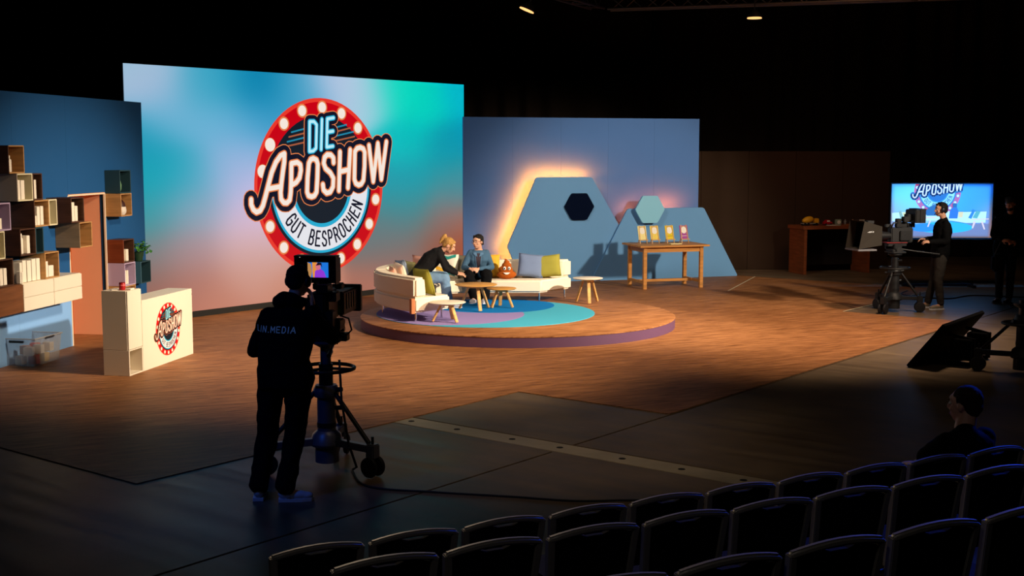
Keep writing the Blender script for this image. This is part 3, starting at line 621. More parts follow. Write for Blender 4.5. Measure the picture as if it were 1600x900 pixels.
# ------------------------------------------------------------------ podium, rug, sofa
PZ = .167; PC = Vector((.09, 19.5, 0))
t = thing('podium', 'low round wooden podium with dark purple edge', 'podium', PC)
b = MB(); b.lathe([(2.42, .008), (2.42, .150)], n=96); b.build('edge_band', mat('plum_edge', '#5f4360', .5, var=.04), t, smooth='auto')
b = MB(); b.lathe([(2.425, .1505), (2.425, .160), (2.415, PZ)], n=96); b.build('top_board', wf, t, smooth='auto')
t = thing('round_rug', 'round rug in turquoise, lilac and blue circles under the sofa', 'rug', (-.41, 19.65, PZ))
b = MB(); b.lathe([(1.70, .0005), (1.70, .008)], n=80); b.build('turquoise_field', mat('rug_turq', '#4aaecb', .95, spec=.05, bump=.3, bscale=200), t)
def lens(c1, r1, c2, r2, n=80):  # part of circle 1 clipped inside circle 2
    out = []
    for k in range(n):
        p = Vector((c1[0] + r1 * cos(2 * pi * k / n), c1[1] + r1 * sin(2 * pi * k / n))); d = p - Vector(c2)
        if d.length > r2: p = Vector(c2) + d.normalized() * r2
        out.append((p.x, p.y))
    return out
b = MB(); b.prism(lens((-.65, -.25), 1.25, (0, 0), 1.695), .0085, .010); b.build('lilac_field', mat('rug_lilac', '#9585bd', .95, spec=.05, bump=.3, bscale=200), t)
b = MB(); b.prism(lens((.1, .9), 1.0, (0, 0), 1.695), .0102, .0115); b.build('blue_field', mat('rug_blue', '#1478c4', .95, spec=.05, bump=.3, bscale=200), t)

sofa_m = mat('cream_upholstery', '#efe0c8', .85, spec=.12, bump=.15, bscale=120, var=.03)
OUT = [(-1.42, 18.38), (-1.76, 18.85), (-2.04, 19.35), (-2.18, 19.9), (-2.12, 20.5), (-1.87, 21.05), (-1.42, 21.5), (-.9, 21.72), (0, 21.75), (1.03, 21.75)]
INN = [(-.93, 18.93), (-1.2, 19.3), (-1.4, 19.7), (-1.44, 20.1), (-1.33, 20.5), (-1.1, 20.82), (-.8, 21.0), (-.45, 21.05), (.1, 21.05), (.50, 21.05)]
def resample(pts, n):
    P_ = [Vector(p) for p in pts]; 
    # catmull-rom
    out = []
    k = len(P_)
    for i in range(n + 1):
        t_ = i / n * (k - 1); j = min(int(t_), k - 2); f = t_ - j
        p0 = P_[max(j - 1, 0)]; p1 = P_[j]; p2 = P_[j + 1]; p3 = P_[min(j + 2, k - 1)]
        out.append(.5 * ((2 * p1) + (-p0 + p2) * f + (2 * p0 - 5 * p1 + 4 * p2 - p3) * f * f + (-p0 + 3 * p1 - 3 * p2 + p3) * f ** 3))
    return out
O_ = resample(OUT, 45); I_ = resample(INN, 45)
sofa = thing('curved_sofa', 'long cream curved modular sofa on steel legs on the podium', 'sofa', (-.4, 20.4, PZ))
def ribbon(a, c, z0, z1, name, m, bev=.03, top_in=0):
    n = len(a); vs = []
    ox, oy = -.4, 20.4
    for i in range(n):
        A_ = a[i]; B_ = c[i]; d = (B_ - A_); 
        vs += [(A_.x - ox, A_.y - oy, z0), (B_.x - ox, B_.y - oy, z0), (B_.x - d.x * top_in - ox, B_.y - d.y * top_in - oy, z1), (A_.x - ox, A_.y - oy, z1)]
    fs = [(0, 1, 2, 3), tuple((n - 1) * 4 + k for k in (3, 2, 1, 0))]
    for i in range(n - 1):
        for k in range(4): fs.append((i * 4 + k, i * 4 + (k + 1) % 4 , (i + 1) * 4 + (k + 1) % 4, (i + 1) * 4 + k))
    b = MB(); b.add(vs, fs); return b.build(name, m, sofa, bevel=bev, smooth='auto', seg=3)
cuts = [(0, 14), (14, 30), (30, 45)]
for (a, c) in cuts:
    oo = [O_[i].copy() for i in range(a, c + 1)]; ii = [I_[i].copy() for i in range(a, c + 1)]
    ribbon(oo, ii, .155, .365, 'seat', sofa_m)
    bi = [o + (i - o).normalized() * .25 for o, i in zip(oo, ii)]
    ribbon(oo, bi, .368, .665, 'backrest', sofa_m, .035, .12)
ox, oy = -.4, 20.4
for (x, y) in ((-2.0, 19.5), (-1.42, 18.55), (-1.38, 19.6), (-1.06, 18.98), (.46, 21.13), (.90, 21.52), (-1.9, 20.7), (-1.1, 21.45), (-.5, 21.2), (-.5, 21.6)):
    b = MB(); b.cyl((x - ox, y - oy, 0.001), (x - ox, y - oy, .157), .016, .016, 12); b.build('leg', chrome_m, sofa, smooth='auto')
b = MB(); b.box((-1.455 - ox, 18.335 + .03 - oy, .26), (.06, .06, .22), Matrix.Rotation(R(36), 3, 'Z')); b.build('strap', mat('tan_leather', '#b9764a', .6), sofa, label='tan leather strap')

def pillow(name, label, loc, yaw, tilt, roll, w_, h_, t_, m, group='cushions on the curved sofa', pattern=None):
    o = thing(name, label, 'cushion', loc, 0, group); n = 12; vs = []; fs = []
    for s in (1, -1):
        for i in range(n + 1):
            for j in range(n + 1):
                u = -1 + 2 * i / n; v = -1 + 2 * j / n; pin = 1 - .07 * (1 - abs(u * v)) * (abs(u) ** 4 + abs(v) ** 4) * .8
                tt = t_ / 2 * max(0, (1 - u ** 4)) ** .6 * max(0, (1 - v ** 4)) ** .6 * (1 + .12 * noise.noise(Vector((u * 2, v * 2, s * 3 + loc[0]))))
                vs.append((u * w_ / 2 * pin, s * tt, h_ / 2 + v * h_ / 2 * pin))
    N = (n + 1) ** 2
    for s in (0, 1):
        for i in range(n):
            for j in range(n):
                k = s * N + i * (n + 1) + j; f = (k, k + 1, k + n + 2, k + n + 1); fs.append(f if s else f[::-1])
    M_ = Matrix.Rotation(yaw, 3, 'Z') @ Matrix.Rotation(tilt, 3, 'X') @ Matrix.Rotation(roll, 3, 'Y')
    vs = [M_ @ Vector(v) for v in vs]; z = min(v.z for v in vs); vs = [v - Vector((0, 0, z)) for v in vs]
    b = MB(); b.add(vs, fs); bo = b.build('cover', m, o, smooth=True)
    bm = bmesh.new(); bm.from_mesh(bo.data); bmesh.ops.remove_doubles(bm, verts=bm.verts, dist=.0004); bmesh.ops.recalc_face_normals(bm, faces=bm.faces); bm.to_mesh(bo.data); bm.free()
    per = [M_ @ Vector((sx * w_ / 2 * .985, 0, h_ / 2 + sz * h_ / 2 * .985)) - Vector((0, 0, z)) for sx, sz in ((-1, -1), (-.0, -.94), (1, -1), (.94, 0), (1, 1), (0, .94), (-1, 1), (-.94, 0))]
    b = MB(); b.tube(per, .005, 6, closed=True); b.build('piping', m, o, smooth=True)
    return o
SZ = PZ + .366
def fab(k, c_, **kw): return mat('fabric_' + k, c_, .9, spec=.08, bump=.25, bscale=150, var=.06, **kw)
pillow('cushion', 'rose pink cushion, leftmost of the cushions along the curved sofa back', (-1.82, 19.93, SZ), R(-75), .25, 0, .36, .34, .1, fab('rose', '#d9a08a'))
pillow('cushion', 'cream cushion between the rose pink and the grey-blue cushions', (-1.74, 20.27, SZ), R(-66), .3, .1, .38, .36, .12, fab('cream', '#ead2bb'))
pillow('cushion', 'grey-blue cushion leaning at the left of the sofa', (-1.74, 20.48, SZ), R(-62), .2, -.1, .40, .38, .12, fab('greyblue', '#7f8ea3'))
pillow('cushion', 'pale yellow cushion half hidden behind the grey-blue cushion', (-1.62, 20.72, SZ), R(-55), .2, 0, .36, .36, .1, fab('paleyellow', '#d8cf8a'))
pillow('cushion', 'pink cushion standing behind the bending woman', (-1.46, 20.98, SZ), R(-40), .2, .05, .42, .42, .13, fab('pink', '#d49a88'))
pillow('cushion', 'large olive green cushion at the near end of the sofa', (-1.27, 18.98, SZ - .002), R(-55), .32, 0, .46, .42, .13, fab('olive', '#8a8434'))
o = pillow('cushion', 'patterned cushion in white, teal and yellow behind the bending woman', (-1.12, 21.3, SZ), R(-15), -.2, 0, .42, .42, .13, fab('white', '#e8e2cf'))
pillow('cushion', 'taupe cushion left of the woman in denim', (-.83, 21.42, SZ), R(0), -.25, 0, .42, .4, .13, fab('taupe', '#c0b394'))
pillow('cushion', 'yellow cushion behind the woman in denim', (-.42, 21.47, SZ), R(0), -.15, 0, .42, .4, .1, fab('mustard', '#e0ae3c'))
pillow('cushion', 'blue-grey cushion right of the brown plush cushion', (.30, 21.36, SZ), R(8), -.28, .12, .44, .40, .13, fab('slate', '#7080a0'))
pillow('cushion', 'olive green cushion at the right end of the sofa', (.62, 21.40, SZ), R(-6), -.25, -.1, .44, .38, .13, fab('olive2', '#9a9340'))
# pattern on the patterned cushion
M_ = Matrix.Rotation(R(-15), 3, 'Z') @ Matrix.Rotation(-.2, 3, 'X')
for k, (c_, z_) in enumerate((('#2f8f85', .34), ('#e7b93c', .13), ('#2f6f6f', .05))):
    b = MB(); vs = []
    for i in range(11):
        u = -.17 + .34 * i / 10
        for dz in (0, .055):
            zz = z_ + dz + .02 * sin(i * .8 + k); U = u / .21; V = (zz - .21) / .21; tt = .065 * max(0, 1 - U ** 4) ** .6 * max(0, 1 - V ** 4) ** .6 * 1.13 + .004
            vs.append(M_ @ Vector((u, -tt, zz)))
    b.add(vs, [(2 * i, 2 * i + 2, 2 * i + 3, 2 * i + 1) for i in range(10)]); b.build('woven_stripe', fab('st%d' % k, c_), o)
# plush
t = thing('plush_cushion', 'brown swirl-shaped plush cushion with smiling face on the sofa', 'cushion', (-.09, 21.3, SZ))
pm = mat('plush_brown', '#a8541c', .9, spec=.08, bump=.4, bscale=60, var=.1)
b = MB()
b.ell((0, 0, .075), (.165, .09, .08)); b.ell((-.02, 0, .16), (.125, .08, .065)); b.ell((0, 0, .23), (.085, .065, .05)); b.ell((.0, 0, .285), (.05, .045, .035)); b.chain([(.0, 0, .29), (-.015, 0, .325), (-.035, 0, .34)], [.03, .018, .007])
bo = b.build('plush_body', pm, t)
WS = bpy.data.scenes.new('work')
def remesh(o, vox, it=2, fac=.5, disp=0, dscale=6, seed=0):
    m1 = o.modifiers.new('r', 'REMESH'); m1.mode = 'VOXEL'; m1.voxel_size = vox; m1.use_smooth_shade = True
    m2 = o.modifiers.new('s', 'SMOOTH'); m2.factor = fac; m2.iterations = it
    WS.collection.objects.link(o); par = o.parent; o.parent = None; WS.view_layers[0].update(); dg = WS.view_layers[0].depsgraph
    me = bpy.data.meshes.new_from_object(o.evaluated_get(dg)); WS.collection.objects.unlink(o); o.parent = par; o.modifiers.clear()
    mt = o.data.materials[0] if o.data.materials else None; o.data = me
    if not me.materials and mt: me.materials.append(mt)
    if disp:
        co_ = [v.co.copy() for v in me.vertices]; no_ = [v.normal.copy() for v in me.vertices]; fl_ = []
        for c_, n_ in zip(co_, no_):
            p = c_ * dscale; fl_ += list(c_ + n_ * disp * (noise.noise(p + Vector((seed, 0, 0))) + .5 * noise.noise(p * 2.3 + Vector((0, seed, 0)))))
        me.vertices.foreach_set('co', fl_); me.update()
    me.polygons.foreach_set('use_smooth', [True] * len(me.polygons)); return o
remesh(bo, .01)
wh = mat('eye_white', '#f4efe6', .4); bk = mat('eye_black', '#0c0a0a', .3)
for sx in (-.035, .042):
    b = MB(); b.ell((sx, -.078, .185), (.024, .012, .03)); b.build('eye', wh, t, smooth=True); b = MB(); b.ell((sx, -.089, .182), (.011, .005, .015)); b.build('pupil', bk, t, smooth=True)
b = MB(); b.prism([(x, -.06 * (1 - (x / .055) ** 2)) for x in [-.055 + .011 * i for i in range(11)]], -.098, -.085, lambda x, y, z: (x + .003, z, .115 + y * .55)); b.build('mouth', wh, t)

# ------------------------------------------------------------------ tripod side tables
def side_table(loc, r, h, tm, label, rz=0):
    t = thing('side_table', label, 'table', loc, rz, 'round three-legged tables on the podium')
    b = MB(); b.lathe([(r * .9, h - .022), (r, h - .008), (r, h - .002), (r - .004, h)], n=44); b.build('tabletop', tm, t, smooth='auto')
    for k in range(3):
        a = 2 * pi * k / 3 + .5; c_, s_ = cos(a), sin(a)
        b = MB(); b.bar((c_ * r * .32, s_ * r * .32, h - .024), (c_ * r * .82, s_ * r * .82, .012), .055, .028, up=(c_, s_, .3)); b.build('leg', oak_m, t, bevel=.006)
    b = MB(); b.lathe([(r * .42, h - .05), (r * .42, h - .024)], n=24); b.build('mount', oak_m, t); return t
oakt = wood('oak_top', '#d39a4c', .4, .12, (12, 2, 2))
side_table((-.57, 19.92, PZ + .012), .335, .588 - PZ - .012, oakt, 'larger oak round table in front of the woman in denim', .3)
side_table((-.17, 20.2, PZ + .012), .24, .497 - PZ - .012, oakt, 'smaller oak round table right of the larger oak table', 1.2)
side_table((1.26, 20.95, PZ), .25, .587 - PZ, white_m, 'white-topped round table at the right end of the sofa', .1)
side_table((-.95, 18.5, PZ + .012), .27, .476 - PZ - .012, white_m, 'white-topped round table at the near left end of the sofa', .75)

# ------------------------------------------------------------------ workbench with easels
t = thing('workbench', 'light wooden workbench in front of the blue panels', 'table', (2.56, 24.45, .007), R(90 - 73.5))
pine = wood('pine', '#c98a46', .5, .22, (2, 20, 20))
b = MB(); b.box((.615, .40, .835), (1.46, .98, .035)); b.build('tabletop', pine, t, bevel=.004)
for x in (.02, 1.21):
    for y in (.02, .80): b = MB(); b.box((x, y, .409), (.07, .07, .816)); b.build('leg', pine, t, bevel=.004)
for y in (.02, .80): b = MB(); b.box((.615, y, .765), (1.12, .03, .10)); b.build('apron', pine, t, bevel=.003)
for x in (.02, 1.21):
    b = MB(); b.box((x, .41, .765), (.03, .71, .10)); b.build('apron', pine, t, bevel=.003); b = MB(); b.box((x, .41, .13), (.04, .71, .05)); b.build('stretcher', pine, t, bevel=.003)
b = MB(); b.box((.615, .41, .13), (1.15, .05, .05)); b.build('stretcher', pine, t, bevel=.003)
TB, TN = rod(73.5)
def benchpt(x, y, z): return Vector((2.56, 24.45, .007)) + TB * x - TN * y + Vector((0, 0, z))
cols = [('#f3e6a0', 'pale cream-yellow'), ('#f0d868', 'light yellow'), ('#ecd02e', 'strong yellow'), ('#a94fa0', 'purple')]
for k, xx in enumerate((.16, .42, .74, 1.05)):
    t = thing('table_easel', 'small wooden easel with %s card and white circle on the workbench' % cols[k][1], 'easel', benchpt(xx, .45, .8535), R(90 - 73.5) + R(14), 'card easels on the workbench')
    lean = Matrix.Rotation(R(-12), 3, 'X')
    ez = wood('easel_wood', '#dcb070', .5, .1)
    for x in (-.085, .085): b = MB(); b.bar((x, -.02, .002), (x * .72, .06, .36), .014, .012); b.build('leg', ez, t)
    b = MB(); b.bar((0, .16, .003), (0, .055, .34), .014, .012); b.build('leg', ez, t)
    b = MB(); b.box((0, -.018, .075), (.21, .035, .014)); b.build('ledge', ez, t)
    b = MB(); b.bar((-.05, .05, .33), (.05, .05, .33), .014, .012); b.build('crossbar', ez, t)
    b = MB(); c0 = Vector((0, .008, .083)); b.box(c0 + lean @ Vector((0, 0, .135)), (.2, .008, .27), lean); cd = b.build('card', mat('card_%d' % k, cols[k][0], .5), t)
    b = MB(); q = [c0 + lean @ Vector((.068 * cos(a * pi / 12), -.006, .175 + .068 * sin(a * pi / 12))) for a in range(24)]; b.add(q, [tuple(range(24))]); b.build('printed_circle', mat('card_white', '#f7f3ea', .5), cd)
    if k > 1: b = MB(); q = [c0 + lean @ Vector((x, -.006, z)) for x, z in ((-.06, .055), (.06, .055), (.06, .063), (-.06, .063))]; b.add(q, [(0, 1, 2, 3)]); b.build('printed_line', mat('card_white', '#f7f3ea', .5) if k == 3 else mat('line_grey', '#9a8a3a', .5), cd)
b = MB(); b.box((0, 0, .011), (.24, .1, .02)); o = b.build('card_pile', mat('paper_y', '#ead9a0', .7), bevel=.002); o.location = benchpt(.72, .16, .8535); o.rotation_euler = (0, 0, .3); tag(o, 'flat cream booklet lying at the front of the workbench', 'booklet')

# ------------------------------------------------------------------ dark desk with toys
t = thing('dark_desk', 'high dark brown wooden desk at the back right', 'desk', (6.34, 27.44, .002), R(90 - 73.6))
dw = wood('mahogany', '#8a4a28', .5, .25, (3, 3, 20))
for x0 in (0, 1.56): b = MB(); b.box((x0 + .035, .33, .49), (.07, .66, .98)); b.build('side_panel', dw, t, bevel=.003)
b = MB(); b.box((.815, .33, 1.02), (1.70, .70, .075)); b.build('desktop', dw, t, bevel=.003)
b = MB(); b.box((.815, .62, .55), (1.48, .02, .8)); b.build('back_panel', mat('dark_back', '#1c1410', .8), t)
QD, QN = rod(73.6)
def deskpt(x, y, z=1.0605): return Vector((6.34, 27.44, 0)) + QD * x - QN * y + Vector((0, 0, z))
t = thing('toy_mixer_truck', 'yellow toy cement mixer truck on the dark desk', 'toy', deskpt(.24, .2), R(90 - 73.6))
ye = mat('toy_yellow', '#e8a81e', .4)
b = MB(); b.box((0, 0, .045), (.40, .12, .02)); b.build('chassis', mat('toy_grey', '#8d8678', .5), t, bevel=.003)
b = MB(); b.lathe([(.03, -.13), (.065, -.06), (.075, 0), (.07, .06), (.045, .11)], (-.05, 0, .125), 18, Matrix.Rotation(R(80), 3, 'Y')); b.build('drum', ye, t, smooth='auto')
b = MB(); b.box((.145, 0, .105), (.10, .11, .10)); b.build('cab', ye, t, bevel=.01); b = MB(); b.box((.197, 0, .125), (.004, .09, .04)); b.build('windscreen', black_m, t)
for x in (-.15, -.07, .13):
    for y in (-.06, .06): b = MB(); b.cyl((x, y - .012, .03), (x, y + .012, .03), .03, None, 14); b.build('wheel', black_m, t)
t = thing('toy_car', 'small red toy car on the dark desk', 'toy', deskpt(.68, .22), R(90 - 73.6))
rd = mat('toy_red', '#b81c28', .4)
b = MB(); b.prism([(-.1, .02), (.1, .02), (.1, .07), (.06, .075), (.035, .115), (-.045, .115), (-.075, .075), (-.1, .07)], -.045, .045, lambda x, y, z: (x, z, y)); b.build('car_body', rd, t, bevel=.006, fixn=True)
b = MB(); b.box((0, 0, .09), (.07, .096, .03)); b.build('car_windows', wh, t)
for x in (-.06, .06):
    for y in (-.045, .045): b = MB(); b.cyl((x, y - .01, .022), (x, y + .01, .022), .022, None, 12); b.build('wheel', black_m, t)
t = thing('desk_clock', 'small pale green-grey box clock on the dark desk', 'clock', deskpt(.97, .26), R(90 - 73.6))
b = MB(); b.box((0, 0, .06), (.14, .07, .12)); b.build('clock_case', mat('pale_green', '#8fa08c', .5), t, bevel=.012); b = MB(); b.cyl((.0, -.036, .06), (0, -.041, .06), .042, None, 20); b.build('clock_face', wh, t)
b = MB(); b.box((.28 - .28, 0, .008), (.30, .12, .014)); o = b.build('tray', mat('tray_white', '#d8d0c4', .5), bevel=.003); o.location = deskpt(.72, .03); o.rotation_euler = (0, 0, R(16.4)); tag(o, 'flat white tray at the front edge of the dark desk', 'tray')
b = MB(); b.box((0, 0, .008), (.34, .12, .014)); o = b.build('folder', mat('folder_brown', '#b06a34', .5), bevel=.003); o.location = deskpt(1.18, .05); o.rotation_euler = (0, 0, R(16.4)); tag(o, 'flat orange-brown folder at the front edge of the dark desk', 'folder')
for k, (xx, c_, nm) in enumerate(((1.14, '#9a9a9a', 'grey'), (1.33, '#b08d7a', 'tan'), (.47, '#8c3038', 'dark red'))):
    t = thing('figurine', 'tiny %s toy figure standing on the dark desk' % nm, 'toy', deskpt(xx, .25))
    fm = mat('fig_%d' % k, c_, .5); b = MB(); b.chain([(-.01, 0, .012), (-.006, 0, .05)], [.009, .01], 8); b.chain([(.012, 0, .012), (.006, 0, .05)], [.009, .01], 8); b.chain([(0, 0, .05), (0, 0, .08)], [.014, .016], 8); b.chain([(-.018, 0, .082), (-.026, 0, .05)], [.007, .006], 6); b.chain([(.018, 0, .082), (.026, 0, .05)], [.007, .006], 6); b.build('figure_body', fm, t, smooth=True)
    b = MB(); b.ell((0, 0, .106), .014); b.build('head', fm, t, smooth=True)
for k in range(4):
    b = MB(); h = .028; b.box((0, 0, h / 2), (.2 - .012 * k, .15, h - .002)); o = thing('book', ORD[k] + ' book from the bottom in the pile at the right end of the dark desk', 'book', deskpt(1.52 + .008 * (-1) ** k, .26, 1.0605 + k * .0285), R(16.4) + .05 * (k - 1), 'books piled on the dark desk')
    b.build('cover', mat('book_%d' % k, ('#2a2320', '#3b2b26', '#231f22', '#4a3832')[k], .6), o, bevel=.002); b = MB(); b.box((0, -.0745, h / 2), (.18 - .012 * k, .006, h - .01)); b.build('page_block', wh, o)

# ------------------------------------------------------------------ big TV at the back right
tv = thing('stage_monitor', 'large flat monitor on a stand showing the talk set', 'monitor', (7.47, 25.0, 0), R(0))
b = MB(); b.box((1.0, .03, 1.50), (2.03, .06, 1.12)); b.build('screen_housing', black_m, tv, bevel=.006)
TP = [(0, 0, 70, 150, 225), (.12, .2, 90, 185, 240), (.1, .45, 110, 170, 225), (.25, .3, 95, 180, 235), (.75, .1, 10, 95, 200), (1, .05, 10, 60, 170), (.9, .25, 5, 70, 170), (.85, .45, 15, 80, 130), (1, .45, 110, 80, 50), (0, .5, 130, 110, 110), (.6, .3, 20, 110, 200), (.3, .5, 130, 160, 200), (1, .6, 130, 90, 50)]
grad_grid(1.99, 1.06, 30, 16, TP, .005, .975, -.002, 'screen_face', tv, 1.15, .13)
def tvT(x, y, d): return (.905 + .46 * x, -.002 - d, 1.885 + .46 * y)
TVC = dict(LOGC); 
def MT(n):
    c = {'red': '#b0182c', 'red2': '#c02838', 'orange': '#2a4f9a', 'cream': '#cfe6f6', 'navy': '#0c3a86', 'cyan': '#2f86d8', 'cyan2': '#1d5fb0', 'orange2': '#1d4a90', 'white': '#8fd8f4', 'ink': '#10265e', 'paleblue': '#bfe8ff'}[n]
    return mat('tv_' + n, '#050505', .6, spec=.1, emit=c, es=1.1)
logo(tv, tvT, .0004, MT, clip=(Vector((0, 0, 2.033)), Vector((0, 0, 1))))
def flat(name, c_, polys, d, es=1.1):
    b = MB()
    for p in polys: b.add([(x, -.002 - d, z) for x, z in p], [tuple(range(len(p)))])
    b.build(name, mat('tvp_' + c_, '#050505', .6, spec=.1, emit=c_, es=es), tv)
zx = lambda X, Y: (.005 + (X - 62) / 1413 * 1.99, 2.035 - (Y - 68) / 770 * 1.06)
P_ = lambda pts: [zx(*p) for p in pts]
flat('picture_floor', '#6e5a4c', [P_([(45, 640), (1440, 640), (1425, 836), (45, 836)])], .0105)
flat('picture_rug', '#18a4ea', [P_([(800 + 410 * cos(a * pi / 16), 690 + 82 * sin(a * pi / 16)) for a in range(32)])], .0110)
flat('picture_rug', '#1668d8', [P_([(520 + 200 * cos(a * pi / 12), 690 + 60 * sin(a * pi / 12)) for a in range(24)])], .0113)
flat('picture_sofa', '#b8e2ee', [P_([(70, 480), (400, 450), (520, 470), (540, 600), (300, 590), (75, 600)]), P_([(900, 470), (1395, 460), (1385, 620), (1110, 625), (900, 590)]), P_([(400, 455), (900, 455), (900, 590), (400, 590)])], .0116)
flat('picture_cushion', '#7f9a2e', [P_([(165, 460), (200, 455), (240, 570), (195, 575)])], .0119); flat('picture_cushion', '#cfd03a', [P_([(215, 480), (260, 470), (305, 550), (250, 570)])], .0119)
flat('picture_cushion', '#1e5fd0', [P_([(1140, 550), (1205, 430), (1235, 450), (1185, 565)])], .0119); flat('picture_cushion', '#4f9a70', [P_([(1200, 550), (1250, 450), (1310, 460), (1265, 560)])], .0119); flat('picture_cushion', '#d8c83a', [P_([(1000, 465), (1070, 465), (1060, 545), (1005, 545)])], .0119)
flat('picture_figure', '#0d1440', [P_([(520, 470), (600, 390), (680, 360), (720, 420), (700, 520), (560, 520)]), P_([(915, 350), (945, 338), (975, 350), (975, 400), (920, 400)])], .0122)
flat('picture_figure', '#1a3fc0', [P_([(880, 450), (920, 400), (975, 400), (1000, 460), (990, 560), (870, 560)])], .0124)
flat('picture_tabletop', '#d8c0a8', [P_([(540, 540), (690, 540), (680, 556), (550, 556)]), P_([(1190, 566), (1430, 560), (1430, 575), (1200, 580)]), P_([(1215, 600), (1250, 605), (1215, 700), (1195, 700)]), P_([(1320, 605), (1345, 600), (1385, 715), (1365, 720)]), P_([(600, 585), (620, 590), (590, 680), (570, 680)])], .0127)
b = MB(); b.bar((1.0, .1, 0.03), (1.0, .1, 1.7), .09); b.bar((.3, .1, .03), (1.7, .1, .03), .08, .05); b.bar((.4, -.3, .03), (.4, .6, .03), .06, .05); b.bar((1.6, -.3, .03), (1.6, .6, .03), .06, .05); b.build('stand', black_m, tv)
l = bpy.data.lights.new('monitor_glow', 'AREA'); l.shape = 'RECTANGLE'; l.size = 1.9; l.size_y = 1.0; l.energy = 420; l.color = (.05, .33, 1)
lo = bpy.data.objects.new('monitor_glow', l); C.objects.link(lo); lo.location = (8.47, 24.96, 1.5); lo.rotation_euler = (R(90), 0, 0)

# ------------------------------------------------------------------ floor monitor wedge
t = thing('floor_monitor', 'black floor monitor tilted on a low cart at the right', 'monitor', (4.93, 15.55, 0), R(-36))
# local Y along az 36, X to its right
tl = Matrix.Rotation(R(-52), 3, 'Y')
b = MB(); b.box(Vector((.2, .84, .29)) , (.70, 1.68, .05), tl); b.build('screen_housing', mat('matte_black', '#08080a', .9, spec=.08), t, bevel=.008)
b = MB(); b.box(Vector((.2, .84, .29)) + tl @ Vector((0, 0, .027)), (.64, 1.6, .003), tl); b.build('screen_face', mat('dark_glass', '#050608', .15), t)
b = MB(); b.bar((.05, .5, .03), (.62, .5, .03), .05); b.bar((.05, 1.2, .03), (.62, 1.2, .03), .05); b.bar((.62, .5, .03), (.62, .5, .36), .05); b.bar((.62, 1.2, .03), (.62, 1.2, .36), .05); b.bar((.62, .5, .34), (.33, .5, .40), .04); b.bar((.62, 1.2, .34), (.33, 1.2, .40), .04); b.bar((-.05, .3, .02), (-.05, 1.3, .02), .05); b.build('stand', mat('matte_black', '#08080a', .9, spec=.08), t)
for y in (.5, 1.2): b = MB(); b.box((.5, y, .22), (.26, .2, .26)); b.build('housing_box', mat('matte_black', '#08080a', .9, spec=.08), t, bevel=.01)

# ------------------------------------------------------------------ camera pedestals and cameras
grey_ped = mat('pedestal_grey', '#6b6d78', .4, .4); rubber = mat('rubber', '#15151a', .6, spec=.4)
def pedestal(loc, rz, label, h=1.12, braces=True, arm=.52, ring=True, m=grey_ped):
    t = thing('camera_pedestal', label, 'camera pedestal', loc, rz)
    b = MB(); b.lathe([(.13, .20), (.14, .22), (.12, .30), (.085, .33)]); b.build('base_hub', m, t, smooth='auto')
    b = MB(); b.lathe([(.078, .33), (.078, .62)]); b.build('outer_column', m, t, smooth='auto'); b = MB(); b.lathe([(.082, .36), (.082, .40)]); b.build('column_band', black_m, t)
    b = MB(); b.lathe([(.10, .62), (.11, .64), (.11, .68), (.09, .72)]); b.build('collar', m, t, smooth='auto')
    b = MB(); b.lathe([(.06, .72), (.06, .90)]); b.build('middle_column', black_m, t, smooth='auto'); b = MB(); b.lathe([(.045, .90), (.045, h - .06)]); b.build('inner_column', m, t, smooth='auto')
    b = MB(); b.lathe([(.10, .06), (.10, .2)]); b.build('weight_housing', m, t, smooth='auto')
    b = MB(); b.lathe([(.05, h - .06), (.12, h - .02), (.12, h)]); b.build('head_plate', m, t, smooth='auto')
    if ring:
        zr = h - .24; b = MB(); b.tube([(.24 * cos(a * pi / 16), .24 * sin(a * pi / 16), zr) for a in range(32)], .016, 8, closed=True); b.build('steering_ring', black_m, t, smooth=True)
        for k in range(3): a = k * 2.094 + .4; b = MB(); b.bar((.04 * cos(a), .04 * sin(a), zr), (.235 * cos(a), .235 * sin(a), zr), .022); b.build('ring_spoke', black_m, t)
    for k in range(3):
        a = k * 2.0944; c_, s_ = cos(a), sin(a)
        b = MB(); b.bar((c_ * .08, s_ * .08, .24), (c_ * arm, s_ * arm, .235), .07, .06); b.build('base_arm', m, t, bevel=.008)
        if braces: b = MB(); b.cyl((c_ * .10, s_ * .10, .66), (c_ * (arm - .04), s_ * (arm - .04), .28), .02); b.build('brace', black_m, t, smooth='auto')
        b = MB(); b.box((c_ * arm, s_ * arm, .22), (.09, .09, .12), Matrix.Rotation(a, 3, 'Z')); w0 = b.build('caster_block', m, t, bevel=.01)
        b = MB(); b.cyl((c_ * arm, s_ * arm, .28), (c_ * arm, s_ * arm, .34), .012); b.build('lock_knob', black_m, w0)
        for d in (-.045, .045):
            px, py = c_ * arm - s_ * d, s_ * arm + c_ * d; b = MB()
            b.lathe([(.06, -.017), (.083, -.015), (.088, 0), (.083, .015), (.06, .017)], (px, py, .089), 22, Matrix.Rotation(a, 3, 'Z') @ Matrix.Rotation(R(90), 3, 'X')); b.build('wheel', rubber, t, smooth='auto')
    for k, (x, y, z) in enumerate(((.1, .02, .68), (-.1, .03, .64), (.07, -.03, .86), (.09, .04, .52))): b = MB(); b.cyl((x * .6, y, z), (x * 1.5, y * 1.5, z + .01), .018, .022, 10); b.build('knob', black_m, t)
    return t
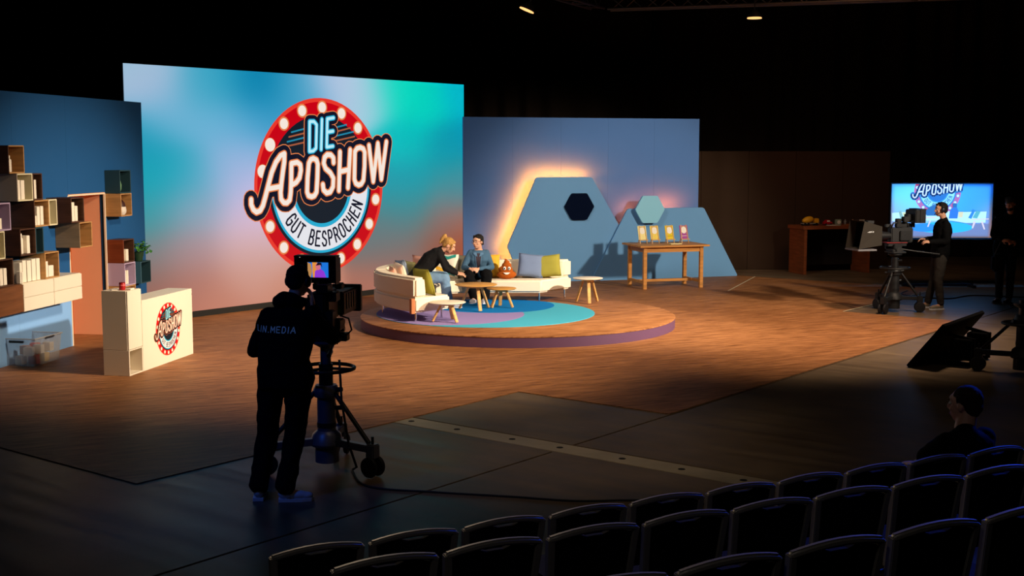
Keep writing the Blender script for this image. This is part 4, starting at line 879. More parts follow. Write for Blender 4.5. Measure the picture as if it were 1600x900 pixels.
# near camera
near_ped = pedestal((-1.57, 10.55, 0), R(-36), 'big studio camera pedestal with double wheels beside the near cameraman', 1.10, True, .52)
def studio_camera(loc, az, label, hood='box', screen='near'):
    """local +Y = shooting direction"""
    t = thing('studio_camera', label, 'camera', loc, R(-az))
    grey = mat('camera_grey', '#1d1d20', .5)
    b = MB(); b.box((0, 0, .05), (.13, .34, .05)); b.bar((0, 0, 0), (0, 0, .03), .12); b.build('wedge_plate', grey, t, bevel=.006)
    b = MB(); b.box((0, 0, -.075), (.30, .24, .03)); b.box((0, 0, -.04), (.20, .20, .05)); b.cyl((-.13, 0, -.03), (.13, 0, -.03), .055); b.build('pan_head', grey, t, bevel=.008)
    b = MB(); b.box((0, -.08, .21), (.15, .40, .25)); b.build('camera_body', grey, t, bevel=.015)
    b = MB(); b.box((.085, -.1, .2), (.02, .26, .18)); b.build('side_module', black_m, t, bevel=.005)
    b = MB(); b.box((.0765, .02, .15), (.012, .012, .012)); b.build('tally_lamp', mat('green_lamp', '#111111', emit='#c8ff20', es=3), t)
    b = MB(); b.tube([(0, -.22, .335), (0, -.2, .41), (0, .05, .41), (0, .09, .335)], .014); b.build('top_handle', black_m, t, smooth=True)
    if hood == 'box':
        b = MB(); b.box((.02, .30, .21), (.22, .44, .20)); b.build('box_lens', grey, t, bevel=.012)
        b = MB(); b.box((.02, .54, .21), (.27, .06, .235)); b.build('lens_hood', black_m, t, bevel=.008)
        b = MB(); b.cyl((.02, .50, .21), (.02, .575, .21), .085, .09, 24); b.build('front_glass', mat('dark_glass', '#050608', .15), t)
        for k in range(4): b = MB(); b.box((.133, .18 + .07 * k, .22), (.006, .03, .13)); b.build('vent_rib', black_m, t)
    else:
        b = MB(); b.cyl((0, .12, .2), (0, .30, .2), .06, .075, 20); b.build('lens', black_m, t, smooth='auto')
        vs = [(-.13, .33, .05), (.13, .33, .05), (.13, .33, .36), (-.13, .33, .36), (-.22, .80, .0), (.22, .80, .0), (.24, .72, .46), (-.24, .72, .46)]
        b = MB(); b.add(vs, [(0, 3, 2, 1), (0, 1, 5, 4), (1, 2, 6, 5), (2, 3, 7, 6), (3, 0, 4, 7)]); b.build('prompter_hood', mat('prompter_grey', '#2a2520', .85), t, label='brown-grey cloth prompter hood'); b = MB(); b.add([(-.185, .66, .05), (.185, .66, .05), (.195, .62, .41), (-.195, .62, .41)], [(0, 1, 2, 3)]); b.build('hood_dark_face', mat('hood_dark', '#050505', .95, spec=0), t, label='black face standing for the shaded inside of the hood')  # flat black face added in place of the hood's interior shade
        b = MB(); b.box((0, .64, -.02), (.44, .34, .03)); b.build('prompter_monitor', mat('prom_mon', '#6a6a70', .4), t, bevel=.004)
        b = MB(); b.box((0, .5, .43), (.12, .12, .05)); b.build('tally_box', grey, t, bevel=.005)
        T_ = lambda x, y, d: (-.185 - d - .0 + .0, .54 - .0 + .0, .2)
        mb = MB(); tx = 'Panasonic'
        def TT(x, y, d):
            u = x; yy = .70 - u; k = (yy - .33) / .43; return (-(.13 + .095 * k) - .004, yy, .27 + y)
        for i, ch in enumerate(tx):
            for st in FONT[ch]: seg2(mb, [(i * .022 + px * .018 - .0, py * .026) for px, py in st], .0022, TT, 0)
        mb.build('lettering', mat('letter_white_glow', '#e8e8e8', .5, emit='#e8e8e8', es=.25), t, label='white maker lettering')  # weak emission put into the letters to brighten them
        for k, (x, y, z, s) in enumerate(((.02, -.05, .44, .09), (-.04, -.14, .47, .10), (.02, -.24, .50, .12), (-.03, -.02, .37, .07))): b = MB(); b.box((x, y, z), (s, s * .9, s * .9)); b.build('viewfinder_part', grey if k % 2 else black_m, t, bevel=.008)
        b = MB(); b.box((0, .02, .085), (.17, .38, .012)); b.build('cable_tray', mat('red_anod', '#7a2024', .5), t)
    # viewfinder
    vy = -.20 if screen == 'near' else -.36; vz = .52 if screen == 'near' else .52
    vf = MB(); vf.box((0, vy + .05, vz), (.33, .10, .22)); vfo = vf.build('viewfinder', black_m, t, bevel=.012)
    b = MB(); b.bar((0, vy + .05, .33), (0, vy + .05, vz - .1), .05); b.build('viewfinder_mount', black_m, t)
    for sx in (-.17, .17): b = MB(); b.box((sx, vy - .03, vz + .005), (.012, .10, .23)); b.build('sunshade', black_m, vfo)
    b = MB(); b.box((0, vy - .03, vz + .118), (.35, .12, .012)); b.build('sunshade', black_m, vfo)
    w2, h2 = .088, .062
    def q(name, c_, pts, d, es=1.1): m_ = MB(); m_.add([(x, vy - .001 - d, vz + z) for x, z in pts], [tuple(range(len(pts)))]); m_.build(name, mat('vf_' + c_, '#050505', .5, emit=c_, es=es), vfo)
    q('screen_face', '#1c6fd0', [(-w2, -h2), (w2, -h2), (w2, h2), (-w2, h2)], 0)
    q('screen_picture', '#d88a3a', [(-.045, -h2), (.03, -h2), (.02, .03), (-.01, h2), (-.05, h2)], .0004)
    q('screen_picture', '#b0804a', [(-w2, -h2), (-.06, -h2), (-.05, -.01), (-.06, .05), (-.09, h2), (-w2, h2)], .0006)
    q('screen_picture', '#8a35c8', [(-.03, -h2), (-.025, -.01), (.01, .015), (.05, -.01), (.07, -h2)], .0008)
    q('screen_picture', '#c86a7a', [(.0 + .022 * cos(a * pi / 8), .028 + .030 * sin(a * pi / 8)) for a in range(16)], .0010)
    q('screen_picture', '#1a1018', [(-.018, .035), (.0, .062), (.03, .058), (.036, .02), (.022, .042)], .0012)
    for sx in (-1, 1): b = MB(); b.tube([(sx * .09, -.05, -.02), (sx * .16, -.30, -.06), (sx * .22, -.62, -.10)], .011, 8); b.cyl((sx * .21, -.56, -.095), (sx * .23, -.68, -.11), .018); b.build('pan_bar', black_m, t, smooth='auto')
    b = MB(); b.tube([(.12, 0, .12), (.2, -.02, .1), (.22, 0, .0), (.16, 0, -.06), (.09, .02, -.1)], .008, 6); b.tube([(.09, .05, .05), (.13, .0, -.03), (.1, -.03, -.12)], .006, 6); b.build('cable_loop', rubber, t, smooth=True)
    for (x, y, z, a_, b_, c_) in ((-.09, -.12, .2, .05, .2, .16), (.11, -.22, .12, .06, .12, .14), (.05, -.2, .37, .10, .16, .07), (-.05, -.02, .37, .08, .12, .06), (.10, .05, .02, .05, .16, .10), (-.10, .02, .02, .05, .14, .08), (.13, -.10, .06, .08, .14, .09), (.15, .02, -.06, .07, .10, .07), (.12, -.16, .30, .07, .12, .08), (.09, .10, .36, .06, .10, .05)): b = MB(); b.box((x, y, z), (a_, b_, c_)); b.build('accessory_box', black_m if x < 0 else grey, t, bevel=.008)
    for k in range(3): b = MB(); b.cyl((.10, -.02, -.0 + .06 * k - .05), (.165, -.02, -.0 + .06 * k - .05), .02, .022, 12); b.build('knob', black_m, t)
    return t
studio_camera((-1.56, 10.55, 1.19), 9, 'near studio camera with lit viewfinder in front of the cameraman', 'box')
# far camera
dark_ped = mat('pedestal_dark', '#232427', .5, .2)
pedestal((6.40, 21.1, 0), R(-10), 'dark camera pedestal under the far studio camera', .98, True, .42, True, dark_ped)
studio_camera((6.40, 21.1, 1.08), -104, 'far studio camera with large prompter hood', 'prompter', 'far')
pedestal((6.15, 15.1, 0), R(30), 'dark camera pedestal at the right picture edge', .86, True, .5, True, dark_ped)

# cables
def cable(pts, r, label):
    P = resample([p[:2] for p in pts], 60); b = MB(); b.tube([(p.x, p.y, pts[0][2] + r) for p in P], r, 6); tag(b.build('cable', rubber, smooth=True), label, 'cable')
cable([(-1.35, 10.45, .0), (-1.15, 9.92, 0), (-.6, 9.75, 0), (0, 9.62, 0), (.5, 9.5, 0), (1.1, 9.5, 0), (2.2, 9.2, 0)], .009, 'long black cable across the concrete from the near pedestal')
cable([(7.6, 24.2, .0), (7.3, 23.5, 0), (7.9, 22.9, 0), (8.6, 23.4, 0), (9.6, 23.0, 0)], .012, 'black cable on the floor below the large monitor')
b = MB(); b.tube([(-1.44, 10.44, .95), (-1.42, 10.40, .6), (-1.36, 10.36, .25), (-1.30, 10.38, .05), (-1.34, 10.45, .014)], .011, 6)
tag(b.build('cable', rubber, smooth=True), 'black cable hanging down the near camera pedestal', 'cable')

# ------------------------------------------------------------------ truss and pendant lamps
tm = mat('truss_metal', '#5e5550', .5, .6)
def truss(a, c, label, s=.29):
    a = Vector(a); c = Vector(c); t = thing('lighting_truss', label, 'truss', a); d = c - a; L = d.length; u = d.normalized(); x = u.cross(Vector((0, 0, 1))).normalized(); z = Vector((0, 0, 1)); off = [x * sx * s / 2 + z * (sz * s / 2) for sx, sz in ((-1, -1), (1, -1), (1, 1), (-1, 1))]
    for o_ in off: b = MB(); b.cyl(o_, d + o_, .025, None, 8); b.build('chord', tm, t, smooth='auto')
    n = int(L / .35)
    for f in range(4):
        b = MB()
        for i in range(n):
            p, q = (off[f], off[(f + 1) % 4]) if i % 2 else (off[(f + 1) % 4], off[f]); b.cyl(u * (L * i / n) + p, u * (L * (i + 1) / n) + q, .010, None, 5)
        b.build('lacing', tm, t)
truss((2.0, 26.6, 5.72), (9.2, 24.4, 5.72), 'aluminium truss running along the top right of the picture')
truss((.2, 23.0, 5.72), (1.75, 26.4, 5.72), 'shorter aluminium truss at the top centre of the picture')
def pendant(loc, label, tilt=0):
    t = thing('hanging_lamp', label, 'lamp', loc); t.rotation_euler = (0, tilt, 0)
    b = MB(); b.lathe([(.14, -.10), (.13, -.05), (.07, .02), (.03, .05)]); b.build('shade', mat('lamp_shade', '#241c16', .6), t, smooth='auto')
    b = MB(); b.lathe([(.145, -.12), (.12, -.045), (.05, -.01)], n=20); b.build('bulb', mat('warm_bulb', '#ffe0b0', emit='#ffb870', es=1.6), t, smooth='auto')
    b = MB(); b.bar((0, 0, .05), (0, 0, .32), .02); b.build('bracket', black_m, t)
pendant((4.75, 25.25, 5.38), 'small warm lamp under the long truss near the top right'); pendant((.32, 24.3, 5.42), 'small warm lamp at the top centre beside the shorter truss', .4)
for (x, y, nm) in ((2.6, 26.1, 'leftmost'), (6.9, 24.9, 'rightmost')):
    pass

# ------------------------------------------------------------------ audience chairs and risers
rail_m = mat('bronze_rail', '#8d867e', .5, .25, bump=.05); seat_m = mat('black_seat', '#0c0c12', .85, spec=.1, bump=.2, bscale=80)
ch = thing('audience_chair', 'x', 'chair', (0, 0, 0), 0, 'black stacking chairs of the audience')
# local: facing +Y, origin under top rail centre
def arc_pts(w_, z, rise, dep, n=9): return [(-w_ / 2 + w_ * i / (n - 1), -dep * (1 - (2 * i / (n - 1) - 1) ** 2), z + rise * (1 - (2 * i / (n - 1) - 1) ** 2)) for i in range(n)]
pts = arc_pts(.45, .822, .030, .02)
b = MB(); n = len(pts); vs = []
for (x, y, z) in pts: vs += [(x, y - .016, z - .018), (x, y + .018, z - .018), (x, y + .018, z + .012), (x, y - .016, z + .012)]
b.add(vs, [(0, 1, 2, 3), (n * 4 - 1, n * 4 - 2, n * 4 - 3, n * 4 - 4)] + [(i * 4 + k, (i + 1) * 4 + k, (i + 1) * 4 + (k + 1) % 4, i * 4 + (k + 1) % 4) for i in range(n - 1) for k in range(4)])
b.build('top_rail', rail_m, ch, bevel=.009, fixn=True, smooth='auto', seg=3)
for sx in (-1, 1):
    b = MB(); b.bar((sx * .213, 0, .826), (sx * .185, .07, .40), .034, .036); b.build('back_post', rail_m, ch, bevel=.004)
    b = MB(); b.bar((sx * .185, .07, .41), (sx * .20, .01, .0), .022, .024); b.build('leg', rail_m, ch, bevel=.003)
    b = MB(); b.bar((sx * .19, .47, .42), (sx * .20, .50, .0), .022, .024); b.build('leg', rail_m, ch, bevel=.003)
b = MB(); vs = []; top = [(-.205 + .41 * i / 10, .806 + .028 * (1 - (i / 5 - 1) ** 2) - (.016 if 3 < i < 7 else 0)) for i in range(11)]
poly = [(-.172, .43)] + [(x * .96, z) for x, z in top] + [(.172, .43)]
b.prism(poly, -.012, .020, lambda x, z, d: (x, .002 + d + (.83 - z) * .165 - .014 * (1 - (x / .2) ** 2), z)); b.build('backrest', seat_m, ch, fixn=True, bevel=.004, seg=1)
b = MB(); b.box((0, .275, .435), (.40, .42, .055)); b.build('seat', seat_m, ch, bevel=.02)
b = MB(); b.bar((-.19, .48, .2), (.19, .48, .2), .016); b.build('stretcher', rail_m, ch)
rows = [((-.907, 5.745, 0), (.434, .217), 10, 'front'), ((-.51, 4.97, .20), (.433, .208), 8, 'middle'), ((.34, 4.20, .38), (.44, .213), 6, 'rear')]
first = True; faz = -27
for ri, ((x, y, z), (dx, dy), n, nm) in enumerate(rows):
    for i in range(n):
        c_ = ch if first else copy_tree(ch); first = False
        c_.location = (x + dx * i, y + dy * i, z); c_.rotation_euler = (0, 0, R(27 + random.uniform(-1.5, 1.5) - 1))
        c_['label'] = 'black audience chair, %s from the left in the %s row' % (ORD[i], nm)
rd_, rn_ = rod(63.5)
rz_m = mat('riser_black', '#16130f', .8)
for ri, z in ((1, .20), (2, .38)):
    p = Vector(rows[ri][0]) ; p.z = 0; t = thing('audience_riser', '%s black audience riser under the %s row of chairs' % (('lower', 'middle') if ri == 1 else ('upper', 'rear')), 'riser', p, R(90 - 63.5))
    b = MB(); b.box((2.2, .14 if ri == 1 else -.5, z - .02), (6.2, .92 if ri == 1 else 2.2, .036)); b.build('deck', rz_m, t, bevel=.003)
    b = MB(); b.box((2.2, (.57 if ri == 1 else .57), (z - .04) / 2), (6.2, .03, z - .04)); b.build('front_board', rz_m, t)

# ------------------------------------------------------------------ people
def hand(mb, wrist, d, nrm, curl=.5, side=1, s=1.0, spread=1.0):
    """d: direction of fingers, nrm: back-of-hand normal, side: +1 thumb on +cross side"""
    wrist = Vector(wrist); d = Vector(d).normalized(); nrm = Vector(nrm); nrm = (nrm - d * nrm.dot(d)).normalized(); x = d.cross(nrm) * side
    Rm = Matrix((x, d, nrm)).transposed()
    mb.ell(wrist + d * .045 * s, (.040 * s, .052 * s, .017 * s), Rm)
    for k, (ox, ln) in enumerate(((.031, .070), (.011, .078), (-.010, .072), (-.030, .056))):
        p = wrist + (d * .08 + x * ox) * s; dirv = (d + x * (ox * 2.2 * spread)).normalized(); pts = [p]
        for j, f in enumerate((.45, .32, .23)):
            a = curl * (.6 + .5 * j); dd_ = (dirv * cos(a) - nrm * sin(a)); pts.append(pts[-1] + dd_ * ln * f * s); dirv = dd_ if j == 0 else dirv
        mb.chain(pts, [.0092 * s, .0088 * s, .008 * s, .007 * s], 8)
    p = wrist + (d * .022 + x * .03) * s; q = p + (d * .5 + x * .75 - nrm * .3).normalized() * .038 * s; r = q + (d * .9 + x * .25 - nrm * .3).normalized() * .032 * s
    mb.chain([wrist + d * .015 * s, p, q, r], [.016 * s, .0125 * s, .011 * s, .008 * s], 8)
def loft(mb, rings, n=20):
    """rings: (center, xaxis, halfw, yaxis, halfd)"""
    vs = []
    for (c_, x, a, y, b_) in rings:
        for k in range(n):
            t_ = 2 * pi * k / n; cx, sy = cos(t_), sin(t_); e = .8
            vs.append(Vector(c_) + Vector(x) * a * math.copysign(abs(cx) ** e, cx) + Vector(y) * b_ * math.copysign(abs(sy) ** e, sy))
    fs = [tuple(range(n))[::-1], tuple(range((len(rings) - 1) * n, len(rings) * n))]
    for i in range(len(rings) - 1):
        for k in range(n): fs.append((i * n + k, i * n + (k + 1) % n, (i + 1) * n + (k + 1) % n, (i + 1) * n + k))
    mb.add(vs, fs)
def person(label, base, J, hf, hc, top, trouser, shoe, hair, skin=skin_m, hairstyle='short', vox=.0075, female=False, sleeve='long', hands=(), cloth_t=.02, hood=False, top_voxel=.011, headset=False, glasses=False, beard=None, neck_r=.052, fold=.006, seed=1, wide=0):
    """J: world joints"""
    base = Vector(base); t = thing('person', label, 'person', base)
    j = {k: Vector(v) - base for k, v in J.items()}; hc = Vector(hc) - base; hf = Vector(hf).normalized()
    up = Vector((0, 0, 1)); hr = hf.cross(up).normalized(); hu = hr.cross(hf).normalized(); HM = Matrix((hr, hf, hu)).transposed()
    H = lambda x, y, z: hc + HM @ Vector((x, y, z))
    b = MB()
    b.ell(H(0, -.012, .03), (.076, .094, .088), HM, 18, 12); b.ell(H(0, .022, -.035), (.060, .068, .078), HM, 16, 10); b.ell(H(0, .052, -.088), (.030, .026, .022), HM); b.ell(H(0, .070, .045), (.05, .02, .022), HM)
    b.chain([H(0, .086, .022), H(0, .106, -.018)], [.009, .014], 8); b.ell(H(0, .092, -.026), (.019, .012, .009), HM)
    b.ell(H(0, .084, -.056), (.024, .009, .006), HM); b.ell(H(0, .083, -.066), (.021, .009, .007), HM)
    for s in (-1, 1):
        b.ell(H(s * .078, -.008, -.005), (.010, .020, .032), HM); b.ell(H(s * .045, .062, -.022), (.02, .018, .018), HM)
    b.chain([j['neck'], H(0, -.02, -.06)], [neck_r * 1.1, neck_r], 14)
    sh = (j['shR'] - j['shL']); sx = sh.normalized(); hp = (j['hipR'] - j['hipL']); px = hp.normalized(); spine = (j['neck'] - (j['hipL'] + j['hipR']) / 2).normalized()
    hm = (j['hipL'] + j['hipR']) / 2; sm = (j['shL'] + j['shR']) / 2
    def tr(k, extra=0, lo=False):
        sy = sx.cross(spine).normalized(); py = px.cross(spine).normalized(); W = sh.length / 2; Hh = hp.length / 2 + .08
        mid = j.get('waist', hm.lerp(sm, .4)); ch_ = j.get('chest', hm.lerp(sm, .75))
        return [(hm - spine * .07, px, Hh * .92 + extra, py, .10 + extra), (hm + spine * .04, px, Hh + extra, py, .115 + extra), (mid, px.lerp(sx, .5).normalized(), Hh * .86 + extra, py, .10 + extra),
                (ch_, sx, W * .92 + extra, sy, .118 + extra), (sm + spine * .0, sx, W * .95 + extra, sy, .085 + extra), (sm + spine * .055, sx, W * .45 + extra * .5, sy, .06 + extra * .5)]
    loft(b, tr(0))
    for s in ('L', 'R'):
        b.chain([j['sh' + s] - sx * (.03 if s == 'R' else -.03), j['el' + s], j['wr' + s]], [.052, .040, .027], 12)
        b.chain([j['hip' + s], j['kn' + s], j['an' + s]], [.085, .056, .040], 14); b.chain([j['an' + s] - Vector((0, 0, .03)), j['toe' + s]], [.035, .028], 10)
    for (s, d, nrm, curl, side) in hands: hand(b, j['wr' + s], d, nrm, curl, side)
    body = b.build('body', skin, t); remesh(body, vox, 3, .5)
    em = mat('iris', '#2a1c14', .3)
    for s in (-1, 1):
        e = MB(); e.ell(H(s * .032, .079, .012), (.0125, .009, .0085), HM); eo = e.build('eye', wh, t, smooth=True); e = MB(); e.ell(H(s * .032, .0865, .012), (.0055, .003, .0055), HM); e.build('iris', em, eo, smooth=True)
        e = MB(); e.chain([H(s * .018, .088, .032), H(s * .048, .078, .034)], [.004, .003], 6); e.build('eyebrow', hair, t, smooth=True)
    e = MB(); e.ell(H(0, .0925, -.061), (.022, .004, .006), HM); e.build('lips', mat('lips', '#a8584c', .5), t, smooth=True)
    # trousers
    b = MB(); loft(b, [(c_ , x, a + .018, y, d + .02) for (c_, x, a, y, d) in tr(0)[:2]] + [(hm + spine * .10, px, hp.length / 2 + .085, px.cross(spine), .125)])
    for s in ('L', 'R'):
        kn, an = j['kn' + s], j['an' + s]; b.chain([j['hip' + s], j['hip' + s].lerp(kn, .5), kn, kn.lerp(an, .55), an + (kn - an).normalized() * .02], [.108, .096, .074 + wide, .066 + wide, .062 + wide * 1.3], 16)
    o = b.build('trousers', trouser, t); remesh(o, .012, 3, .5, fold, 11, seed)
    # shoes
    for s in ('L', 'R'):
        an = j['an' + s]; toe = j['toe' + s]; d = (toe - an); d.z = 0; d.normalize(); g = min(an.z, toe.z) - .06; f0 = Vector((an.x, an.y, toe.z))
        Rz = Matrix((d.cross(up), d, up)).transposed(); b = MB(); b.ell(f0 + d * .00 + up * .012, (.040, .055, .042), Rz); b.ell(f0 + d * .10 + up * .0, (.046, .085, .034), Rz); b.ell(f0 + d * .16 - up * .006, (.042, .055, .028), Rz); b.cap(f0 + up * .02, f0 + up * .06, .042, .046)
        so = b.build('shoe', shoe[0], t); remesh(so, .008, 2)
        b = MB(); z_ = f0.z - .034; q = [f0 + Rz @ Vector((x, y, 0)) for x, y in ((-.04, -.05), (.04, -.05), (.048, .05), (.05, .13), (.035, .20), (0, .222), (-.035, .20), (-.05, .13), (-.048, .05))]
        b.add([(v.x, v.y, z_ - .012) for v in q] + [(v.x, v.y, z_ + .012) for v in q], [tuple(range(9))[::-1], tuple(range(9, 18))] + [(i, (i + 1) % 9, 9 + (i + 1) % 9, 9 + i) for i in range(9)]); b.build('sole', shoe[1], so, fixn=True)
    # top garment
    b = MB(); loft(b, tr(0, cloth_t)); 
    for s in ('L', 'R'):
        el, wr = j['el' + s], j['wr' + s]; a0 = j['sh' + s] - sx * (.03 if s == 'R' else -.03)
        if sleeve == 'long': b.chain([a0, a0.lerp(el, .5), el, el.lerp(wr, .5), wr - (wr - el).normalized() * .015], [q * (.84 if female else 1) for q in (.072, .066, .058, .052, .042)], 12)
        else: b.chain([a0, a0.lerp(el, .62)], [.074, .072], 12)
    if not glasses: b.chain([sm + spine * .03, j['neck'] - spine * .0], [.085, .066], 14)
    if hood:
        nb = j['neck'] + up * .025; b.ell(nb - hf * .06 + up * .0, (.12, .10, .075)); b.chain([nb - hr * .10, nb - hf * .12, nb + hr * .10], [.045, .06, .045], 12)
    o = b.build('jacket' if sleeve == 'long' else 'shirt', top, t); remesh(o, top_voxel, 3, .5, fold, 10, seed + 5); garment = o
    # hair
    b = MB()
    b.ell(H(0, -.026, .042), (.086, .096, .088), HM, 20, 12); b.ell(H(0, -.06, .0), (.070, .058, .075), HM, 16, 10)
    if hairstyle == 'pony':
        b.ell(H(0, .02, .085), (.07, .06, .03), HM); b.chain([H(0, -.10, .07), H(0, -.135, .10), H(0, -.15, .03), H(.01, -.145, -.04)], [.026, .036, .032, .014], 12)
        for s in (-1, 1): b.chain([H(s * .068, .045, .055), H(s * .076, .062, -.01), H(s * .070, .07, -.075)], [.014, .010, .004], 8)
    if hairstyle == 'low':
        for s in (-1, 1): b.chain([H(s * .03, .055, .098), H(s * .072, .0, .04), H(s * .062, -.06, -.04)], [.02, .02, .02], 10)
        b.chain([H(0, -.09, -.03), H(.02, -.11, -.09)], [.036, .016], 10)
    if hairstyle == 'curly':
        for k in range(26):
            a = random.uniform(0, 2 * pi); r_ = random.uniform(.2, 1); b.ell(H(cos(a) * .07 * r_, .0 + sin(a) * .08 * r_, .085 + .035 * (1 - r_)), .024)
    ho = b.build('hair', hair, t); remesh(ho, .009, 1, .4, .004, 40, seed)
    # keep the face free: push hair vertices behind the face plane
    inv = HM.transposed()
    for v in ho.data.vertices:
        p = inv @ (v.co - hc)
        if hairstyle not in ('pony',) or abs(p.x) < .055:
            lim = .055 + .02 * max(0, (p.z - .05) / .05) if p.z > .055 else (.02 if p.z > -.0 else -.02)
            if p.y > lim: p.y = lim; v.co = hc + HM @ p
    if beard is not None:
        b = MB(); b.ell(H(0, .035, -.068), (.061, .058, .048), HM); b.ell(H(0, .082, -.045), (.030, .012, .008), HM); bo2 = b.build('beard', beard, t); remesh(bo2, .008, 1, .4, .003, 50)
    if headset:
        g = MB(); g.tube([H(.088 * cos(a * pi / 12), -.01, .02 + .105 * sin(a * pi / 12)) for a in range(13)], .009, 8); hs = g.build('headset', black_m, t, smooth=True)
        for s in (-1, 1): g = MB(); g.ell(H(s * .094, -.008, .0), (.018, .038, .044), HM); g.build('ear_cup', mat('ear_cup', '#1a1c2a', .4), hs, smooth=True)
        g = MB(); g.tube([H(-.095, .01, -.02), H(-.09, .07, -.06), H(-.04, .115, -.07)], .004, 6); g.ell(H(-.035, .118, -.07), .009); g.build('microphone', black_m, hs)
    if glasses:
        g = MB()
        for s in (-1, 1):
            g.tube([H(s * .034 + .026 * cos(a * pi / 10), .102, .008 + .020 * sin(a * pi / 10)) for a in range(20)], .0025, 5, closed=True); g.tube([H(s * .06, .1, .012), H(s * .082, .01, .012)], .002, 5)
        g.tube([H(-.008, .104, .012), H(.008, .104, .012)], .002, 5); g.build('glasses', mat('glasses', '#5a3020', .3), t)
    return t, garment, H, j

jk = mat('jacket_black', '#08090c', .9, spec=.1); tb = mat('trouser_black', '#0b0b10', .9, spec=.1)
whs = (mat('shoe_white', '#c3c6d2', .6), mat('sole_white', '#d9dbe2', .6)); bks = (mat('shoe_black', '#101012', .6), mat('sole_grey', '#7a7672', .6))
hair_dark = mat('hair_dark', '#17110d', .7, bump=.6, bscale=120); hair_blond = mat('hair_blond', '#b98a4a', .6, bump=.6, bscale=120, var=.3, vscale=40)
# near cameraman
p1, g1, H1, j1 = person('cameraman in black hooded jacket and trousers seen from behind at the near camera', (-1.82, 9.60, 0),
 dict(neck=(-1.70, 9.70, 1.50), shL=(-1.90, 9.68, 1.42), shR=(-1.52, 9.58, 1.42), elL=(-2.00, 9.72, 1.14), wrL=(-1.86, 9.98, 1.12), elR=(-1.40, 9.74, 1.24), wrR=(-1.545, 9.78, 1.475), hipL=(-1.85, 9.63, .93), hipR=(-1.63, 9.58, .93),
 knL=(-1.90, 9.66, .50), knR=(-1.68, 9.63, .50), anL=(-1.955, 9.56, .10), anR=(-1.745, 9.52, .10), toeL=(-1.96, 9.70, .048), toeR=(-1.60, 9.54, .048), chest=(-1.72, 9.62, 1.28), waist=(-1.75, 9.60, 1.10)),
 (.42, .9, -.16), (-1.655, 9.78, 1.675), jk, tb, whs, mat('cap_black', '#0c0c0e', .9), hood=True, headset=True, wide=.012, hands=(('L', (.5, .85, .1), (-.2, .1, 1), .9, 1), ('R', (-.15, .05, 1), (.6, .3, .1), .25, -1)), cloth_t=.035, fold=.010, seed=3)
# jacket lettering on the back, laid on the cloth
def lay_text(txt, garment, parent, origin, xd, zd, nd, size, m, adv=.82):
    mb = MB(); me = garment.data
    from mathutils.bvhtree import BVHTree
    tree = BVHTree.FromPolygons([v.co.copy() for v in me.vertices], [tuple(p.vertices) for p in me.polygons])
    def T(x, y, d):
        p = origin + xd * x + zd * y; hit = tree.ray_cast(p + nd * .5, -nd); return tuple((hit[0] if hit[0] is not None else p) + nd * .004)
    u = 0
    for chh in txt:
        wch = .35 if chh in 'I.' else .78
        for st in FONT[chh]: seg2(mb, [((u + px * wch) * size, py * size) for px, py in st], size * .085, T, 0)
        u += wch + .28
    return mb.build('lettering', m, parent)
xd = Vector((.97, -.18, 0)).normalized(); nd = Vector((-.2, -.98, 0)).normalized()
lay_text('LIN.MEDIA', g1, p1, Vector((-.135, 0, 1.315)), xd, Vector((-.0, 0, 1)), nd, .043, mat('print_grey', '#8d9aa8', .5, emit='#4a6a90', es=.12))  # slight blue glow put into the print colour
# blonde woman
jeans = mat('jeans', '#6f8fae', .85, spec=.1, bump=.3, bscale=100, var=.12, vscale=6)
p2, g2, H2, j2 = person('blonde woman in black jacket and jeans bending forward on the sofa', (-1.5, 20.25, PZ + .366),
 dict(neck=(-1.13, 20.3, 1.10), shL=(-1.19, 20.47, 1.05), shR=(-1.16, 20.13, 1.05), elL=(-1.05, 20.48, .82), wrL=(-.88, 20.42, .72), elR=(-1.06, 20.10, .82), wrR=(-.88, 20.22, .72), hipL=(-1.53, 20.40, .66), hipR=(-1.53, 20.20, .66),
 knL=(-1.10, 20.42, .66), knR=(-1.08, 20.17, .66), anL=(-1.05, 20.46, .27), anR=(-1.02, 20.20, .27), toeL=(-.92, 20.48, .215), toeR=(-.88, 20.20, .215), chest=(-1.30, 20.3, .95), waist=(-1.43, 20.3, .80)),
 (.85, -.08, -.5), (-1.01, 20.28, 1.17), mat('jacket_black2', '#141416', .85, spec=.15), jeans, whs, hair_blond, hairstyle='pony', female=True, hands=(('R', (1, .2, -.1), (0, -.3, 1), .5, -1), ('L', (1, -.3, -.05), (0, .2, 1), .5, 1)), cloth_t=.03, seed=8, wide=.012, fold=.008)
# phone / cards
t = thing('smartphone', 'dark green-black phone held by the bending blonde woman', 'phone', (-.80, 20.28, .700), .3); b = MB(); b.box((0, 0, .01), (.15, .075, .009), Matrix.Rotation(R(15), 3, 'Y')); b.build('phone_body', mat('phone', '#1d3a34', .3), t, bevel=.003); b = MB(); b.box((.001, 0, .0152), (.135, .066, .001), Matrix.Rotation(R(15), 3, 'Y')); b.build('phone_screen', mat('dark_glass', '#050608', .15), t)
